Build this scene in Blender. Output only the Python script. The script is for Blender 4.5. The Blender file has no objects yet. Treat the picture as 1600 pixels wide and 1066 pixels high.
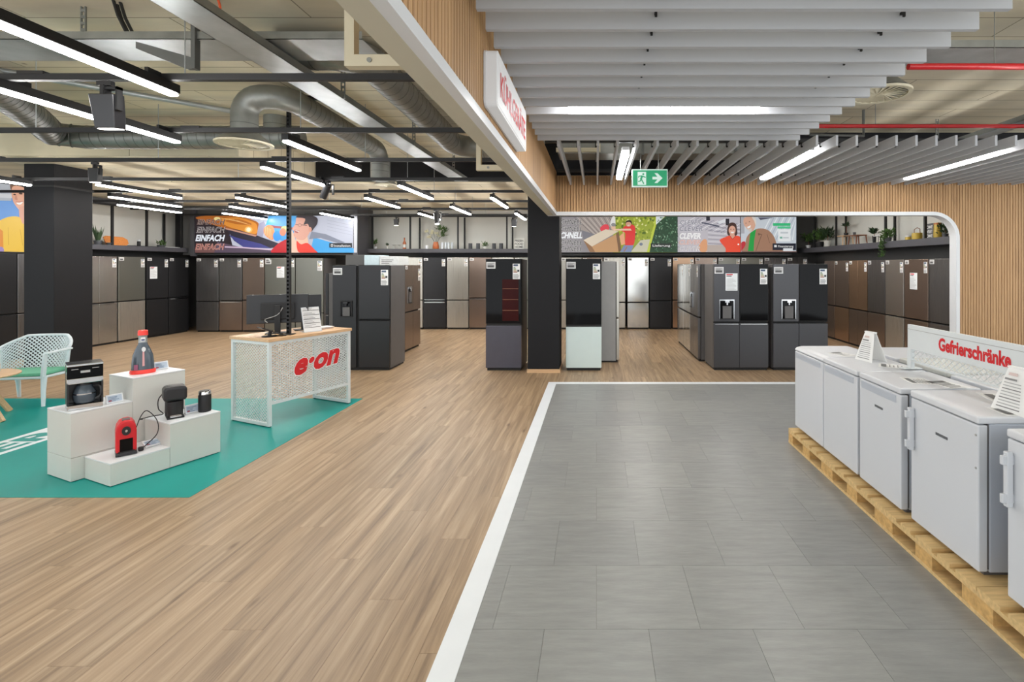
import bpy, bmesh, math, random
from mathutils import Vector, Matrix
from mathutils.geometry import tessellate_polygon
random.seed(7)
R = math.radians
SC = bpy.context.scene
COL = SC.collection

# ------------------------------------------------------------------ camera, light, exposure
cam_d = bpy.data.cameras.new('camera'); cam = bpy.data.objects.new('camera', cam_d); COL.objects.link(cam)
cam.location = (0, 0, 1.75); cam.rotation_euler = (R(90), 0, 0)
cam_d.sensor_width = 36.0; cam_d.lens = 36.0 * 767 / 1600
cam_d.shift_x = -132 / 1600; cam_d.shift_y = -118 / 1600
cam_d.clip_start = 0.05; cam_d.clip_end = 100
SC.camera = cam
W = bpy.data.worlds.new('world'); SC.world = W; W.use_nodes = True
W.node_tree.nodes['Background'].inputs[0].default_value = (0.93, 0.97, 1.0, 1)
W.node_tree.nodes['Background'].inputs[1].default_value = 1.8
SC.view_settings.view_transform = 'Standard'; SC.view_settings.look = 'None'
SC.view_settings.gamma = 1.0; SC.view_settings.use_curve_mapping = False
SC.view_settings.exposure = 0.18
LED_STRENGTH = 72.0
try: SC.cycles.adaptive_threshold = 0.02
except Exception: pass

# ------------------------------------------------------------------ helpers
def srgb(r, g, b):
    def f(c):
        c /= 255.0
        return c / 12.92 if c <= 0.04045 else ((c + 0.055) / 1.055) ** 2.4
    return (f(r), f(g), f(b), 1.0)

def at(x, y, Y):
    """world point at distance Y that a photo position (1600x1066) looks at"""
    return Vector(((x - 932) / 767 * Y, Y, 1.75 - (y - 415) / 767 * Y))

class MB:
    def __init__(s): s.v = []; s.f = []
    def add(s, v, f, M=None):
        o = len(s.v)
        s.v += [tuple(M @ Vector(p)) if M else tuple(p) for p in v]
        s.f += [tuple(i + o for i in q) for q in f]
        return s
    def box(s, x0, x1, y0, y1, z0, z1, M=None):
        v = [(x0,y0,z0),(x1,y0,z0),(x1,y1,z0),(x0,y1,z0),(x0,y0,z1),(x1,y0,z1),(x1,y1,z1),(x0,y1,z1)]
        return s.add(v, [(0,3,2,1),(4,5,6,7),(0,1,5,4),(1,2,6,5),(2,3,7,6),(3,0,4,7)], M)
    def prism(s, pts, axis, a0, a1, M=None):
        n = len(pts)
        mk = {'x': lambda p, a: (a, p[0], p[1]), 'y': lambda p, a: (p[0], a, p[1]), 'z': lambda p, a: (p[0], p[1], a)}[axis]
        v = [mk(p, a0) for p in pts] + [mk(p, a1) for p in pts]
        f = [tuple(range(n))[::-1], tuple(range(n, 2*n))] + [(i, (i+1) % n, n + (i+1) % n, n + i) for i in range(n)]
        return s.add(v, f, M)
    def cyl(s, p0, p1, r, n=14, r2=None, caps=True, M=None):
        r2 = r if r2 is None else r2
        p0, p1 = Vector(p0), Vector(p1); d = (p1 - p0).normalized()
        a = d.orthogonal().normalized(); b = d.cross(a)
        v = []
        for p, rr in ((p0, r), (p1, r2)):
            for i in range(n):
                t = 2*math.pi*i/n
                v.append(tuple(p + a*math.cos(t)*rr + b*math.sin(t)*rr))
        f = [(i, (i+1) % n, n + (i+1) % n, n + i) for i in range(n)]
        if caps: f += [tuple(range(n))[::-1], tuple(range(n, 2*n))]
        return s.add(v, f, M)
    def cable(s, pts, r, n=7, k=6):
        P = [Vector(p) for p in pts]; P = [2*P[0]-P[1]] + P + [2*P[-1]-P[-2]]; out = []
        for i in range(1, len(P)-2):
            for j in range(k):
                t = j/k; a, b, c, d = P[i-1], P[i], P[i+1], P[i+2]
                out.append(0.5*((2*b) + (c-a)*t + (2*a-5*b+4*c-d)*t*t + (3*b-a-3*c+d)*t**3))
        return s.tube(out + [P[-2]], r, n)
    def tube(s, pts, r, n=8, caps=True, M=None):
        pts = [Vector(p) for p in pts]
        rs = r if isinstance(r, (list, tuple)) else [r]*len(pts)
        t0 = (pts[1]-pts[0]).normalized(); a = t0.orthogonal().normalized()
        v = []; m = len(pts)
        for k, p in enumerate(pts):
            t = (pts[min(k+1, m-1)] - pts[max(k-1, 0)]).normalized()
            a = (a - t*a.dot(t)).normalized(); b = t.cross(a)
            for i in range(n):
                w = 2*math.pi*i/n
                v.append(tuple(p + a*math.cos(w)*rs[k] + b*math.sin(w)*rs[k]))
        f = [(k*n+i, k*n+(i+1) % n, (k+1)*n+(i+1) % n, (k+1)*n+i) for k in range(m-1) for i in range(n)]
        if caps: f += [tuple(range(n))[::-1], tuple(range((m-1)*n, m*n))]
        return s.add(v, f, M)
    def bar(s, p0, p1, w, h, up=(0,0,1), M=None):
        p0, p1 = Vector(p0), Vector(p1); d = (p1-p0).normalized()
        u = Vector(up); a = d.cross(u).normalized(); u = a.cross(d)
        v = []
        for p in (p0, p1):
            for sa, su in ((-1,-1),(1,-1),(1,1),(-1,1)):
                v.append(tuple(p + a*sa*w/2 + u*su*h/2))
        return s.add(v, [(0,1,2,3),(7,6,5,4),(0,4,5,1),(1,5,6,2),(2,6,7,3),(3,7,4,0)], M)
    def lathe(s, prof, n=20, c=(0,0,0), M=None):
        v = []; m = len(prof)
        for r, z in prof:
            for i in range(n):
                t = 2*math.pi*i/n
                v.append((c[0]+r*math.cos(t), c[1]+r*math.sin(t), c[2]+z))
        f = [(k*n+i, k*n+(i+1) % n, (k+1)*n+(i+1) % n, (k+1)*n+i) for k in range(m-1) for i in range(n)]
        f += [tuple(range(n))[::-1], tuple(range((m-1)*n, m*n))]
        return s.add(v, f, M)
    def grid(s, fn, nu, nv, M=None):
        v = [fn(i/nu, j/nv) for j in range(nv+1) for i in range(nu+1)]
        f = [(j*(nu+1)+i, j*(nu+1)+i+1, (j+1)*(nu+1)+i+1, (j+1)*(nu+1)+i) for j in range(nv) for i in range(nu)]
        return s.add(v, f, M)
    def mesh(s, name, mat, smooth=False):
        me = bpy.data.meshes.new(name); me.from_pydata(s.v, [], s.f); me.update()
        bm = bmesh.new(); bm.from_mesh(me); bmesh.ops.recalc_face_normals(bm, faces=bm.faces); bm.to_mesh(me); bm.free()
        me.materials.append(mat)
        if smooth:
            for p in me.polygons: p.use_smooth = True
            try: me.set_sharp_from_angle(angle=R(40))
            except Exception: pass
        return me
    def build(s, name, mat, parent=None, smooth=False, bevel=0, segs=2, kind=None):
        return link(name, s.mesh(name, mat, smooth), parent, bevel, segs, kind)

def link(name, me, parent=None, bevel=0, segs=2, kind=None, loc=None, rz=0):
    o = bpy.data.objects.new(name, me); COL.objects.link(o)
    if parent: o.parent = parent
    if loc is not None: o.location = loc
    if rz: o.rotation_euler = (0, 0, rz)
    if bevel:
        m = o.modifiers.new('bevel', 'BEVEL'); m.width = bevel; m.segments = segs; m.limit_method = 'ANGLE'; m.angle_limit = R(40)
    if kind: o['kind'] = kind
    return o

def tag(o, label, cat, group=None):
    o['label'] = label; o['category'] = cat
    if group: o['group'] = group
    return o
def thing(name, label, cat, loc=(0,0,0), rz=0, group=None):
    o = bpy.data.objects.new(name, None); COL.objects.link(o)
    o.empty_display_size = 0.1; o.location = loc; o.rotation_euler = (0, 0, rz)
    return tag(o, label, cat, group)
def struct(name, mb, mat, bevel=0):
    return mb.build(name, mat, None, bevel=bevel, kind='structure')

# ------------------------------------------------------------------ materials
def nodes_of(m):
    m.use_nodes = True; nt = m.node_tree
    return nt, nt.nodes['Principled BSDF']
def mat(name, col, rough=0.5, metal=0.0, noise=0.0, nscale=8.0, bump=0.0, stretch=(1,1,1), spec=None, coat=0.0):
    m = bpy.data.materials.new(name); nt, b = nodes_of(m)
    b.inputs['Base Color'].default_value = col; b.inputs['Roughness'].default_value = rough; b.inputs['Metallic'].default_value = metal
    if spec is not None: b.inputs['Specular IOR Level'].default_value = spec
    if coat: b.inputs['Coat Weight'].default_value = coat; b.inputs['Coat Roughness'].default_value = 0.08
    if noise or bump:
        tc = nt.nodes.new('ShaderNodeTexCoord'); mp = nt.nodes.new('ShaderNodeMapping'); nz = nt.nodes.new('ShaderNodeTexNoise')
        mp.inputs['Scale'].default_value = stretch
        nz.inputs['Scale'].default_value = nscale; nz.inputs['Detail'].default_value = 4
        nt.links.new(tc.outputs['Object'], mp.inputs[0]); nt.links.new(mp.outputs[0], nz.inputs['Vector'])
        if noise:
            rp = nt.nodes.new('ShaderNodeValToRGB')
            rp.color_ramp.elements[0].position = 0.3; rp.color_ramp.elements[1].position = 0.7
            rp.color_ramp.elements[0].color = tuple(c*(1-noise) for c in col[:3]) + (1,)
            rp.color_ramp.elements[1].color = tuple(min(1, c*(1+noise)) for c in col[:3]) + (1,)
            nt.links.new(nz.outputs[0], rp.inputs[0]); nt.links.new(rp.outputs[0], b.inputs['Base Color'])
        if bump:
            bp = nt.nodes.new('ShaderNodeBump'); bp.inputs['Strength'].default_value = bump; bp.inputs['Distance'].default_value = 0.02
            nt.links.new(nz.outputs[0], bp.inputs['Height']); nt.links.new(bp.outputs[0], b.inputs['Normal'])
    return m
def emis(name, col, s, base=0.8):
    m = bpy.data.materials.new(name); nt, b = nodes_of(m)
    b.inputs['Base Color'].default_value = (base,base,base,1); b.inputs['Emission Color'].default_value = col; b.inputs['Emission Strength'].default_value = s
    return m
def print_mat(name, emit=0.0, rough=0.45):
    m = bpy.data.materials.new(name); nt, b = nodes_of(m)
    a = nt.nodes.new('ShaderNodeAttribute'); a.attribute_name = 'Col'
    nt.links.new(a.outputs['Color'], b.inputs['Base Color']); b.inputs['Roughness'].default_value = rough
    if emit:
        mx = nt.nodes.new('ShaderNodeMixRGB'); mx.blend_type = 'MULTIPLY'; mx.inputs[0].default_value = 1; mx.inputs[2].default_value = (0.25,0.25,0.25,1)
        nt.links.new(a.outputs['Color'], mx.inputs[1]); nt.links.new(mx.outputs[0], b.inputs['Base Color'])
        nt.links.new(a.outputs['Color'], b.inputs['Emission Color']); b.inputs['Emission Strength'].default_value = emit
    return m

def mth(nt, op, a, b=None):
    n = nt.nodes.new('ShaderNodeMath'); n.operation = op
    for i, v in enumerate((a, b)):
        if v is None: continue
        if isinstance(v, (int, float)): n.inputs[i].default_value = v
        else: nt.links.new(v, n.inputs[i])
    return n.outputs[0]
PLW, PLL = 0.2, 1.5
def plank_floor_mat():
    m = bpy.data.materials.new('oak_vinyl_plank'); nt, b = nodes_of(m)
    g = nt.nodes.new('ShaderNodeNewGeometry'); sp = nt.nodes.new('ShaderNodeSeparateXYZ'); nt.links.new(g.outputs['Position'], sp.inputs[0])
    c = mth(nt, 'FLOOR', mth(nt, 'DIVIDE', sp.outputs[0], PLW))
    off = mth(nt, 'MULTIPLY', mth(nt, 'FRACT', mth(nt, 'MULTIPLY', c, 0.381)), PLL)
    r = mth(nt, 'FLOOR', mth(nt, 'DIVIDE', mth(nt, 'SUBTRACT', sp.outputs[1], off), PLL))
    cb = nt.nodes.new('ShaderNodeCombineXYZ'); nt.links.new(c, cb.inputs[0]); nt.links.new(r, cb.inputs[1])
    wn = nt.nodes.new('ShaderNodeTexWhiteNoise'); wn.noise_dimensions = '3D'; nt.links.new(cb.outputs[0], wn.inputs['Vector'])
    rnd = wn.outputs['Value']
    # grain: noise stretched along Y, shifted per plank
    cg = nt.nodes.new('ShaderNodeCombineXYZ')
    nt.links.new(mth(nt, 'MULTIPLY', sp.outputs[0], 22), cg.inputs[0]); nt.links.new(mth(nt, 'ADD', mth(nt, 'MULTIPLY', sp.outputs[1], 0.9), mth(nt, 'MULTIPLY', rnd, 37)), cg.inputs[1])
    nt.links.new(mth(nt, 'MULTIPLY', rnd, 91), cg.inputs[2])
    nz = nt.nodes.new('ShaderNodeTexNoise'); nz.inputs['Scale'].default_value = 1.0; nz.inputs['Detail'].default_value = 6; nz.inputs['Roughness'].default_value = 0.62; nz.inputs['Distortion'].default_value = 0.6
    nt.links.new(cg.outputs[0], nz.inputs['Vector'])
    rp = nt.nodes.new('ShaderNodeValToRGB'); e = rp.color_ramp.elements
    e[0].position = 0.28; e[0].color = srgb(118, 96, 73); e[1].position = 0.72; e[1].color = srgb(184, 160, 130)
    k = e.new(0.5); k.color = srgb(157, 132, 103)
    nt.links.new(nz.outputs[0], rp.inputs[0])
    rp2 = nt.nodes.new('ShaderNodeValToRGB'); e = rp2.color_ramp.elements
    e[0].color = (0.9,0.89,0.88,1); e[1].color = (1.05,1.04,1.03,1)
    nt.links.new(rnd, rp2.inputs[0])
    mx = nt.nodes.new('ShaderNodeMixRGB'); mx.blend_type = 'MULTIPLY'; mx.inputs[0].default_value = 1
    nt.links.new(rp.outputs[0], mx.inputs[1]); nt.links.new(rp2.outputs[0], mx.inputs[2])
    # knots
    ck = nt.nodes.new('ShaderNodeCombineXYZ'); nt.links.new(mth(nt, 'MULTIPLY', sp.outputs[0], 5.2), ck.inputs[0]); nt.links.new(mth(nt, 'MULTIPLY', sp.outputs[1], 1.7), ck.inputs[1])
    vo = nt.nodes.new('ShaderNodeTexVoronoi'); vo.inputs['Scale'].default_value = 0.85; nt.links.new(ck.outputs[0], vo.inputs['Vector'])
    rk = nt.nodes.new('ShaderNodeValToRGB'); e = rk.color_ramp.elements
    e[0].position = 0.03; e[0].color = srgb(150,130,110); e[1].position = 0.1; e[1].color = (1,1,1,1)
    nt.links.new(vo.outputs['Distance'], rk.inputs[0])
    m2 = nt.nodes.new('ShaderNodeMixRGB'); m2.blend_type = 'MULTIPLY'; m2.inputs[0].default_value = 0.75
    nt.links.new(mx.outputs[0], m2.inputs[1]); nt.links.new(rk.outputs[0], m2.inputs[2])
    nt.links.new(m2.outputs[0], b.inputs['Base Color'])
    b.inputs['Roughness'].default_value = 0.42
    bp = nt.nodes.new('ShaderNodeBump'); bp.inputs['Strength'].default_value = 0.06; nt.links.new(nz.outputs[0], bp.inputs['Height']); nt.links.new(bp.outputs[0], b.inputs['Normal'])
    return m
def tile_mat():
    m = bpy.data.materials.new('grey_slate_tile'); nt, b = nodes_of(m)
    g = nt.nodes.new('ShaderNodeNewGeometry'); oi = nt.nodes.new('ShaderNodeObjectInfo')
    mp = nt.nodes.new('ShaderNodeMapping'); mp.inputs['Scale'].default_value = (1.5, 9, 1)
    ad = nt.nodes.new('ShaderNodeVectorMath'); ad.operation = 'ADD'
    nt.links.new(g.outputs['Position'], ad.inputs[0]); nt.links.new(oi.outputs['Random'], ad.inputs[1]); nt.links.new(ad.outputs[0], mp.inputs[0])
    nz = nt.nodes.new('ShaderNodeTexNoise'); nz.inputs['Scale'].default_value = 3; nz.inputs['Detail'].default_value = 8; nz.inputs['Roughness'].default_value = 0.65
    nt.links.new(mp.outputs[0], nz.inputs['Vector'])
    rp = nt.nodes.new('ShaderNodeValToRGB'); e = rp.color_ramp.elements
    e[0].position = 0.3; e[0].color = srgb(131,132,130); e[1].position = 0.72; e[1].color = srgb(149,150,147)
    nt.links.new(nz.outputs[0], rp.inputs[0])
    r2 = nt.nodes.new('ShaderNodeValToRGB'); e = r2.color_ramp.elements; e[0].color = (0.93,0.93,0.94,1); e[1].color = (1.05,1.05,1.04,1)
    nt.links.new(oi.outputs['Random'], r2.inputs[0])
    mx = nt.nodes.new('ShaderNodeMixRGB'); mx.blend_type = 'MULTIPLY'; mx.inputs[0].default_value = 1
    nt.links.new(rp.outputs[0], mx.inputs[1]); nt.links.new(r2.outputs[0], mx.inputs[2]); nt.links.new(mx.outputs[0], b.inputs['Base Color'])
    b.inputs['Roughness'].default_value = 0.36
    bp = nt.nodes.new('ShaderNodeBump'); bp.inputs['Strength'].default_value = 0.12; bp.inputs['Distance'].default_value = 0.01
    nt.links.new(nz.outputs[0], bp.inputs['Height']); nt.links.new(bp.outputs[0], b.inputs['Normal'])
    return m
def concrete_mat():
    m = bpy.data.materials.new('board_marked_concrete'); nt, b = nodes_of(m)
    g = nt.nodes.new('ShaderNodeNewGeometry')
    br = nt.nodes.new('ShaderNodeTexBrick'); br.inputs['Scale'].default_value = 1.0
    br.inputs['Brick Width'].default_value = 2.3; br.inputs['Row Height'].default_value = 0.33
    br.inputs['Mortar Size'].default_value = 0.006; br.inputs['Mortar Smooth'].default_value = 0.3
    br.inputs['Color1'].default_value = srgb(224,215,193); br.inputs['Color2'].default_value = srgb(211,201,178); br.inputs['Mortar'].default_value = srgb(140,130,108)
    nt.links.new(g.outputs['Position'], br.inputs['Vector'])
    nz = nt.nodes.new('ShaderNodeTexNoise'); nz.inputs['Scale'].default_value = 1.3; nz.inputs['Detail'].default_value = 7
    mp = nt.nodes.new('ShaderNodeMapping'); mp.inputs['Scale'].default_value = (0.6,2.2,1); nt.links.new(g.outputs['Position'], mp.inputs[0]); nt.links.new(mp.outputs[0], nz.inputs['Vector'])
    rp = nt.nodes.new('ShaderNodeValToRGB'); e = rp.color_ramp.elements
    e[0].position = 0.3; e[0].color = (0.78,0.78,0.77,1); e[1].position = 0.7; e[1].color = (1.08,1.06,1.0,1)
    nt.links.new(nz.outputs[0], rp.inputs[0])
    mx = nt.nodes.new('ShaderNodeMixRGB'); mx.blend_type = 'MULTIPLY'; mx.inputs[0].default_value = 1
    nt.links.new(br.outputs[0], mx.inputs[1]); nt.links.new(rp.outputs[0], mx.inputs[2])
    vo = nt.nodes.new('ShaderNodeTexVoronoi'); vo.inputs['Scale'].default_value = 1.1; nt.links.new(g.outputs['Position'], vo.inputs['Vector'])
    rk = nt.nodes.new('ShaderNodeValToRGB'); e = rk.color_ramp.elements
    e[0].position = 0.02; e[0].color = (0.25,0.23,0.2,1); e[1].position = 0.035; e[1].color = (1,1,1,1)
    nt.links.new(vo.outputs['Distance'], rk.inputs[0])
    m2 = nt.nodes.new('ShaderNodeMixRGB'); m2.blend_type = 'MULTIPLY'; m2.inputs[0].default_value = 0.8
    nt.links.new(mx.outputs[0], m2.inputs[1]); nt.links.new(rk.outputs[0], m2.inputs[2])
    nt.links.new(m2.outputs[0], b.inputs['Base Color']); b.inputs['Roughness'].default_value = 0.9
    bp = nt.nodes.new('ShaderNodeBump'); bp.inputs['Strength'].default_value = 0.3; nt.links.new(br.outputs['Fac'], bp.inputs['Height']); bp.invert = True
    nt.links.new(bp.outputs[0], b.inputs['Normal'])
    return m
def slat_wood_mat(name='oak_slat', base=(196,157,112), dark=(168,130,90)):
    m = bpy.data.materials.new(name); nt, b = nodes_of(m)
    g = nt.nodes.new('ShaderNodeNewGeometry'); sp = nt.nodes.new('ShaderNodeSeparateXYZ'); nt.links.new(g.outputs['Position'], sp.inputs[0])
    s = mth(nt, 'ADD', sp.outputs[0], sp.outputs[1])
    sl = mth(nt, 'FLOOR', mth(nt, 'DIVIDE', s, 0.36))
    wn = nt.nodes.new('ShaderNodeTexWhiteNoise'); wn.noise_dimensions = '1D'; nt.links.new(sl, wn.inputs['W'])
    cg = nt.nodes.new('ShaderNodeCombineXYZ'); nt.links.new(mth(nt, 'MULTIPLY', s, 40), cg.inputs[0]); nt.links.new(mth(nt, 'MULTIPLY', sp.outputs[2], 1.6), cg.inputs[1]); nt.links.new(mth(nt, 'MULTIPLY', wn.outputs['Value'], 50), cg.inputs[2])
    nz = nt.nodes.new('ShaderNodeTexNoise'); nz.inputs['Scale'].default_value = 1; nz.inputs['Detail'].default_value = 5; nt.links.new(cg.outputs[0], nz.inputs['Vector'])
    rp = nt.nodes.new('ShaderNodeValToRGB'); e = rp.color_ramp.elements
    e[0].position = 0.3; e[0].color = srgb(*dark); e[1].position = 0.7; e[1].color = srgb(*base); nt.links.new(nz.outputs[0], rp.inputs[0])
    r2 = nt.nodes.new('ShaderNodeValToRGB'); e = r2.color_ramp.elements; e[0].color = (0.9,0.88,0.86,1); e[1].color = (1.06,1.05,1.03,1); nt.links.new(wn.outputs['Value'], r2.inputs[0])
    mx = nt.nodes.new('ShaderNodeMixRGB'); mx.blend_type = 'MULTIPLY'; mx.inputs[0].default_value = 1
    nt.links.new(rp.outputs[0], mx.inputs[1]); nt.links.new(r2.outputs[0], mx.inputs[2]); nt.links.new(mx.outputs[0], b.inputs['Base Color'])
    b.inputs['Roughness'].default_value = 0.6
    return m
def brushed(name, col, rough=0.3, metal=0.85, direction='z'):
    m = bpy.data.materials.new(name); nt, b = nodes_of(m)
    b.inputs['Base Color'].default_value = col; b.inputs['Metallic'].default_value = metal
    tc = nt.nodes.new('ShaderNodeTexCoord'); mp = nt.nodes.new('ShaderNodeMapping'); mp.inputs['Scale'].default_value = (160, 160, 0.4)
    nz = nt.nodes.new('ShaderNodeTexNoise'); nz.inputs['Scale'].default_value = 2; nz.inputs['Detail'].default_value = 3
    nt.links.new(tc.outputs['Object'], mp.inputs[0]); nt.links.new(mp.outputs[0], nz.inputs['Vector'])
    nt.links.new(mth(nt, 'ADD', mth(nt, 'MULTIPLY', nz.outputs[0], 0.05), rough - 0.045), b.inputs['Roughness'])
    return m

M = {}
M['plank'] = plank_floor_mat(); M['tile'] = tile_mat(); M['concrete'] = concrete_mat()
M['slat'] = slat_wood_mat()
M['slat_back'] = mat('oak_groove', srgb(148,116,80), 0.7, noise=0.05)
M['screed'] = mat('grey_screed', srgb(105,100,95), 0.9, noise=0.1)
M['white'] = mat('white_lacquer', srgb(218,220,222), 0.35, noise=0.01, nscale=3)
M['white_strip'] = mat('white_floor_strip', srgb(226,230,233), 0.4, noise=0.02, nscale=5)
M['offwhite'] = mat('offwhite_laminate', srgb(204,204,198), 0.5, noise=0.015, nscale=4)
M['cream_steel'] = mat('cream_painted_steel', srgb(205,197,172), 0.55, noise=0.03, nscale=5)
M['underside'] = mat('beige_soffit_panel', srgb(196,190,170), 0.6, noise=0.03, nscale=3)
M['black'] = mat('matt_black', srgb(20,20,22), 0.55, noise=0.08, nscale=20)
M['column'] = mat('black_column_paint', srgb(25,25,28), 0.6, noise=0.06, nscale=2, spec=0.25)
M['black_gloss'] = mat('gloss_black_glass', srgb(8,8,10), 0.06, spec=0.16)
M['black_plastic'] = mat('black_plastic', srgb(30,30,33), 0.35, noise=0.05)
M['dark_wall'] = mat('anthracite_wall', srgb(86,86,86), 0.7, noise=0.05, nscale=2)
M['void'] = mat('black_void_sheet', srgb(24,24,28), 0.9, noise=0.2, nscale=2)  # darkness of the ceiling voids put into the colour
M['shelf'] = mat('anthracite_shelf', srgb(72,72,78), 0.5, noise=0.05)
M['shelf_back'] = mat('light_grey_panel', srgb(204,204,198), 0.7, noise=0.02, nscale=2)
M['galv'] = mat('galvanised_steel', srgb(168,173,175), 0.42, 0.65, noise=0.12, nscale=5, bump=0.05)
M['galv_dark'] = mat('dull_galvanised_duct', srgb(140,142,138), 0.42, 0.6, noise=0.15, nscale=6)
M['galv_seam'] = mat('duct_seam_grey', srgb(112,114,112), 0.5, 0.6, noise=0.05)  # darker steel grey for seams, flanges, bracket and conduits
M['baffle'] = mat('grey_white_baffle', srgb(184,186,190), 0.55, noise=0.015, nscale=2)
M['red_pipe'] = mat('red_sprinkler_pipe', srgb(178,16,24), 0.35, noise=0.05)
M['red'] = mat('signal_red', srgb(205,24,34), 0.4, noise=0.02)
M['coral'] = mat('coral_red_cap', srgb(240,66,56), 0.4, noise=0.02)
M['teal'] = mat('teal_vinyl', srgb(4,142,134), 0.4, noise=0.07, nscale=1.2, spec=0.25)
M['led'] = emis('led_diffuser', (1.0, 0.985, 0.96, 1), LED_STRENGTH)
M['led_white'] = emis('opal_diffuser', (1.0, 0.99, 0.975, 1), LED_STRENGTH*0.45)
M['led_spot'] = emis('spot_lens', (1.0, 0.97, 0.92, 1), 6)
M['signlit'] = emis('lit_white_acrylic', (1.0, 1.0, 1.0, 1), 0.2, 0.5)
M['print'] = print_mat('printed_surface'); M['print_lit'] = print_mat('backlit_print', 0.62)
M['pine'] = mat('pine_pallet', srgb(212,180,126), 0.75, noise=0.16, nscale=5, stretch=(1,9,9), bump=0.05)
M['chip'] = mat('pressed_wood_block', srgb(204,164,104), 0.85, noise=0.2, nscale=30)
M['oak'] = mat('oak_worktop', srgb(205,168,128), 0.45, noise=0.12, nscale=5, stretch=(1,14,14))
M['orange_wood'] = mat('orange_cutting_board', srgb(206,130,66), 0.5, noise=0.15, nscale=6, stretch=(1,8,8))
M['walnut'] = mat('reddish_wood', srgb(140,88,62), 0.5, noise=0.15, nscale=8)
M['chrome'] = mat('chrome', srgb(215,216,218), 0.14, 1.0)
M['steel'] = brushed('brushed_steel', srgb(176,172,166), 0.25)
M['silver'] = brushed('silver_steel', srgb(188,184,175), 0.3, 0.8)
M['dark_steel'] = brushed('dark_steel', srgb(124,122,122), 0.3)
M['black_steel'] = brushed('black_steel', srgb(44,44,46), 0.34, 0.45)
M['anthracite'] = brushed('anthracite_steel', srgb(74,74,77), 0.33, 0.5)
M['bronze'] = brushed('bronze_steel', srgb(148,131,120), 0.28)
M['copper'] = brushed('copper_steel', srgb(182,150,124), 0.22)
M['olive'] = brushed('grey_green_steel', srgb(132,132,124), 0.32, 0.8)
M['navy'] = mat('slate_blue_glass', srgb(72,72,84), 0.18, noise=0.03)
M['mintglass'] = mat('mist_white_glass', srgb(205,220,218), 0.12, noise=0.01)
M['mirror'] = brushed('polished_mirror_steel', srgb(205,204,200), 0.12, 0.95)
M['side_grey'] = mat('grey_side_panel', srgb(92,90,90), 0.5, noise=0.05)
M['side_silver'] = mat('silver_side_panel', srgb(160,160,158), 0.5, noise=0.03)
M['gasket'] = mat('dark_gasket', srgb(24,24,25), 0.7, noise=0.1)
M['wine'] = mat('dark_red_interior', srgb(52,10,8), 0.25, noise=0.15, nscale=3, spec=0.1)
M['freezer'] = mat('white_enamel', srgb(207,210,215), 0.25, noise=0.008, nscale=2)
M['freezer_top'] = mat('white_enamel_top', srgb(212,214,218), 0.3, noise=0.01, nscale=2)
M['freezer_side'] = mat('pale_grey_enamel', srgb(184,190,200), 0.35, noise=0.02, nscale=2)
M['badge'] = mat('dark_badge', srgb(95,98,102), 0.4, noise=0.3, nscale=120)
M['mesh_white'] = mat('white_powdercoat', srgb(212,217,218), 0.45, noise=0.01)
M['chair_white'] = mat('white_resin', srgb(214,224,230), 0.5, noise=0.03)
M['mint'] = mat('mint_cushion', srgb(112,184,152), 0.9, noise=0.06, nscale=30)
M['leaf'] = mat('green_leaf', srgb(74,104,52), 0.55, noise=0.25, nscale=14)
M['leaf_dark'] = mat('dark_green_leaf', srgb(46,70,40), 0.55, noise=0.25, nscale=14)
M['petal'] = mat('cream_petal', srgb(232,228,200), 0.6, noise=0.05)
M['terracotta'] = mat('orange_brown_vase', srgb(176,92,42), 0.3, noise=0.1)
M['grey_ceramic'] = mat('charcoal_ceramic', srgb(74,76,80), 0.4, noise=0.06)
M['glass'] = mat('clear_tumbler', srgb(214,220,226), 0.08, noise=0.01)
M['mustard'] = mat('mustard_ceramic', srgb(196,166,62), 0.4, noise=0.08)
M['carton'] = mat('white_carton', srgb(205,207,206), 0.7, noise=0.08, nscale=30)
M['carton_blue'] = mat('pale_blue_foam', srgb(190,208,214), 0.7, noise=0.06, nscale=20)
M['orange_cable'] = mat('orange_cable', srgb(220,92,48), 0.5, noise=0.04)
M['cable'] = mat('black_cable', srgb(28,28,28), 0.5, noise=0.04)
M['smoke'] = mat('smoked_transparent_plastic', srgb(78,88,98), 0.12, noise=0.15, nscale=9)
M['paper'] = mat('white_paper', srgb(232,232,230), 0.6, noise=0.01)

# ------------------------------------------------------------------ flat print (text, labels, posters)
_tc = {}
def glyphs(s, bold=0.0):
    k = (s, bold)
    if k in _tc: return _tc[k]
    c = bpy.data.curves.new('t', 'FONT'); c.body = s; c.size = 1; c.offset = bold; c.resolution_u = 3; c.fill_mode = 'FRONT' if hasattr(c, 'fill_mode') else c.fill_mode
    c.dimensions = '2D'
    o = bpy.data.objects.new('t', c); COL.objects.link(o)
    dg = bpy.context.evaluated_depsgraph_get(); me = bpy.data.meshes.new_from_object(o.evaluated_get(dg))
    v = [(p.co.x, p.co.y) for p in me.vertices]; f = [tuple(q.vertices) for q in me.polygons]
    bpy.data.objects.remove(o); bpy.data.curves.remove(c); bpy.data.meshes.remove(me)
    # normalise: cap height 1, start at 0
    x0 = min(p[0] for p in v)
    _tc[k] = ([((p[0]-x0)/0.72, p[1]/0.72) for p in v], f)
    return _tc[k]

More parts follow.
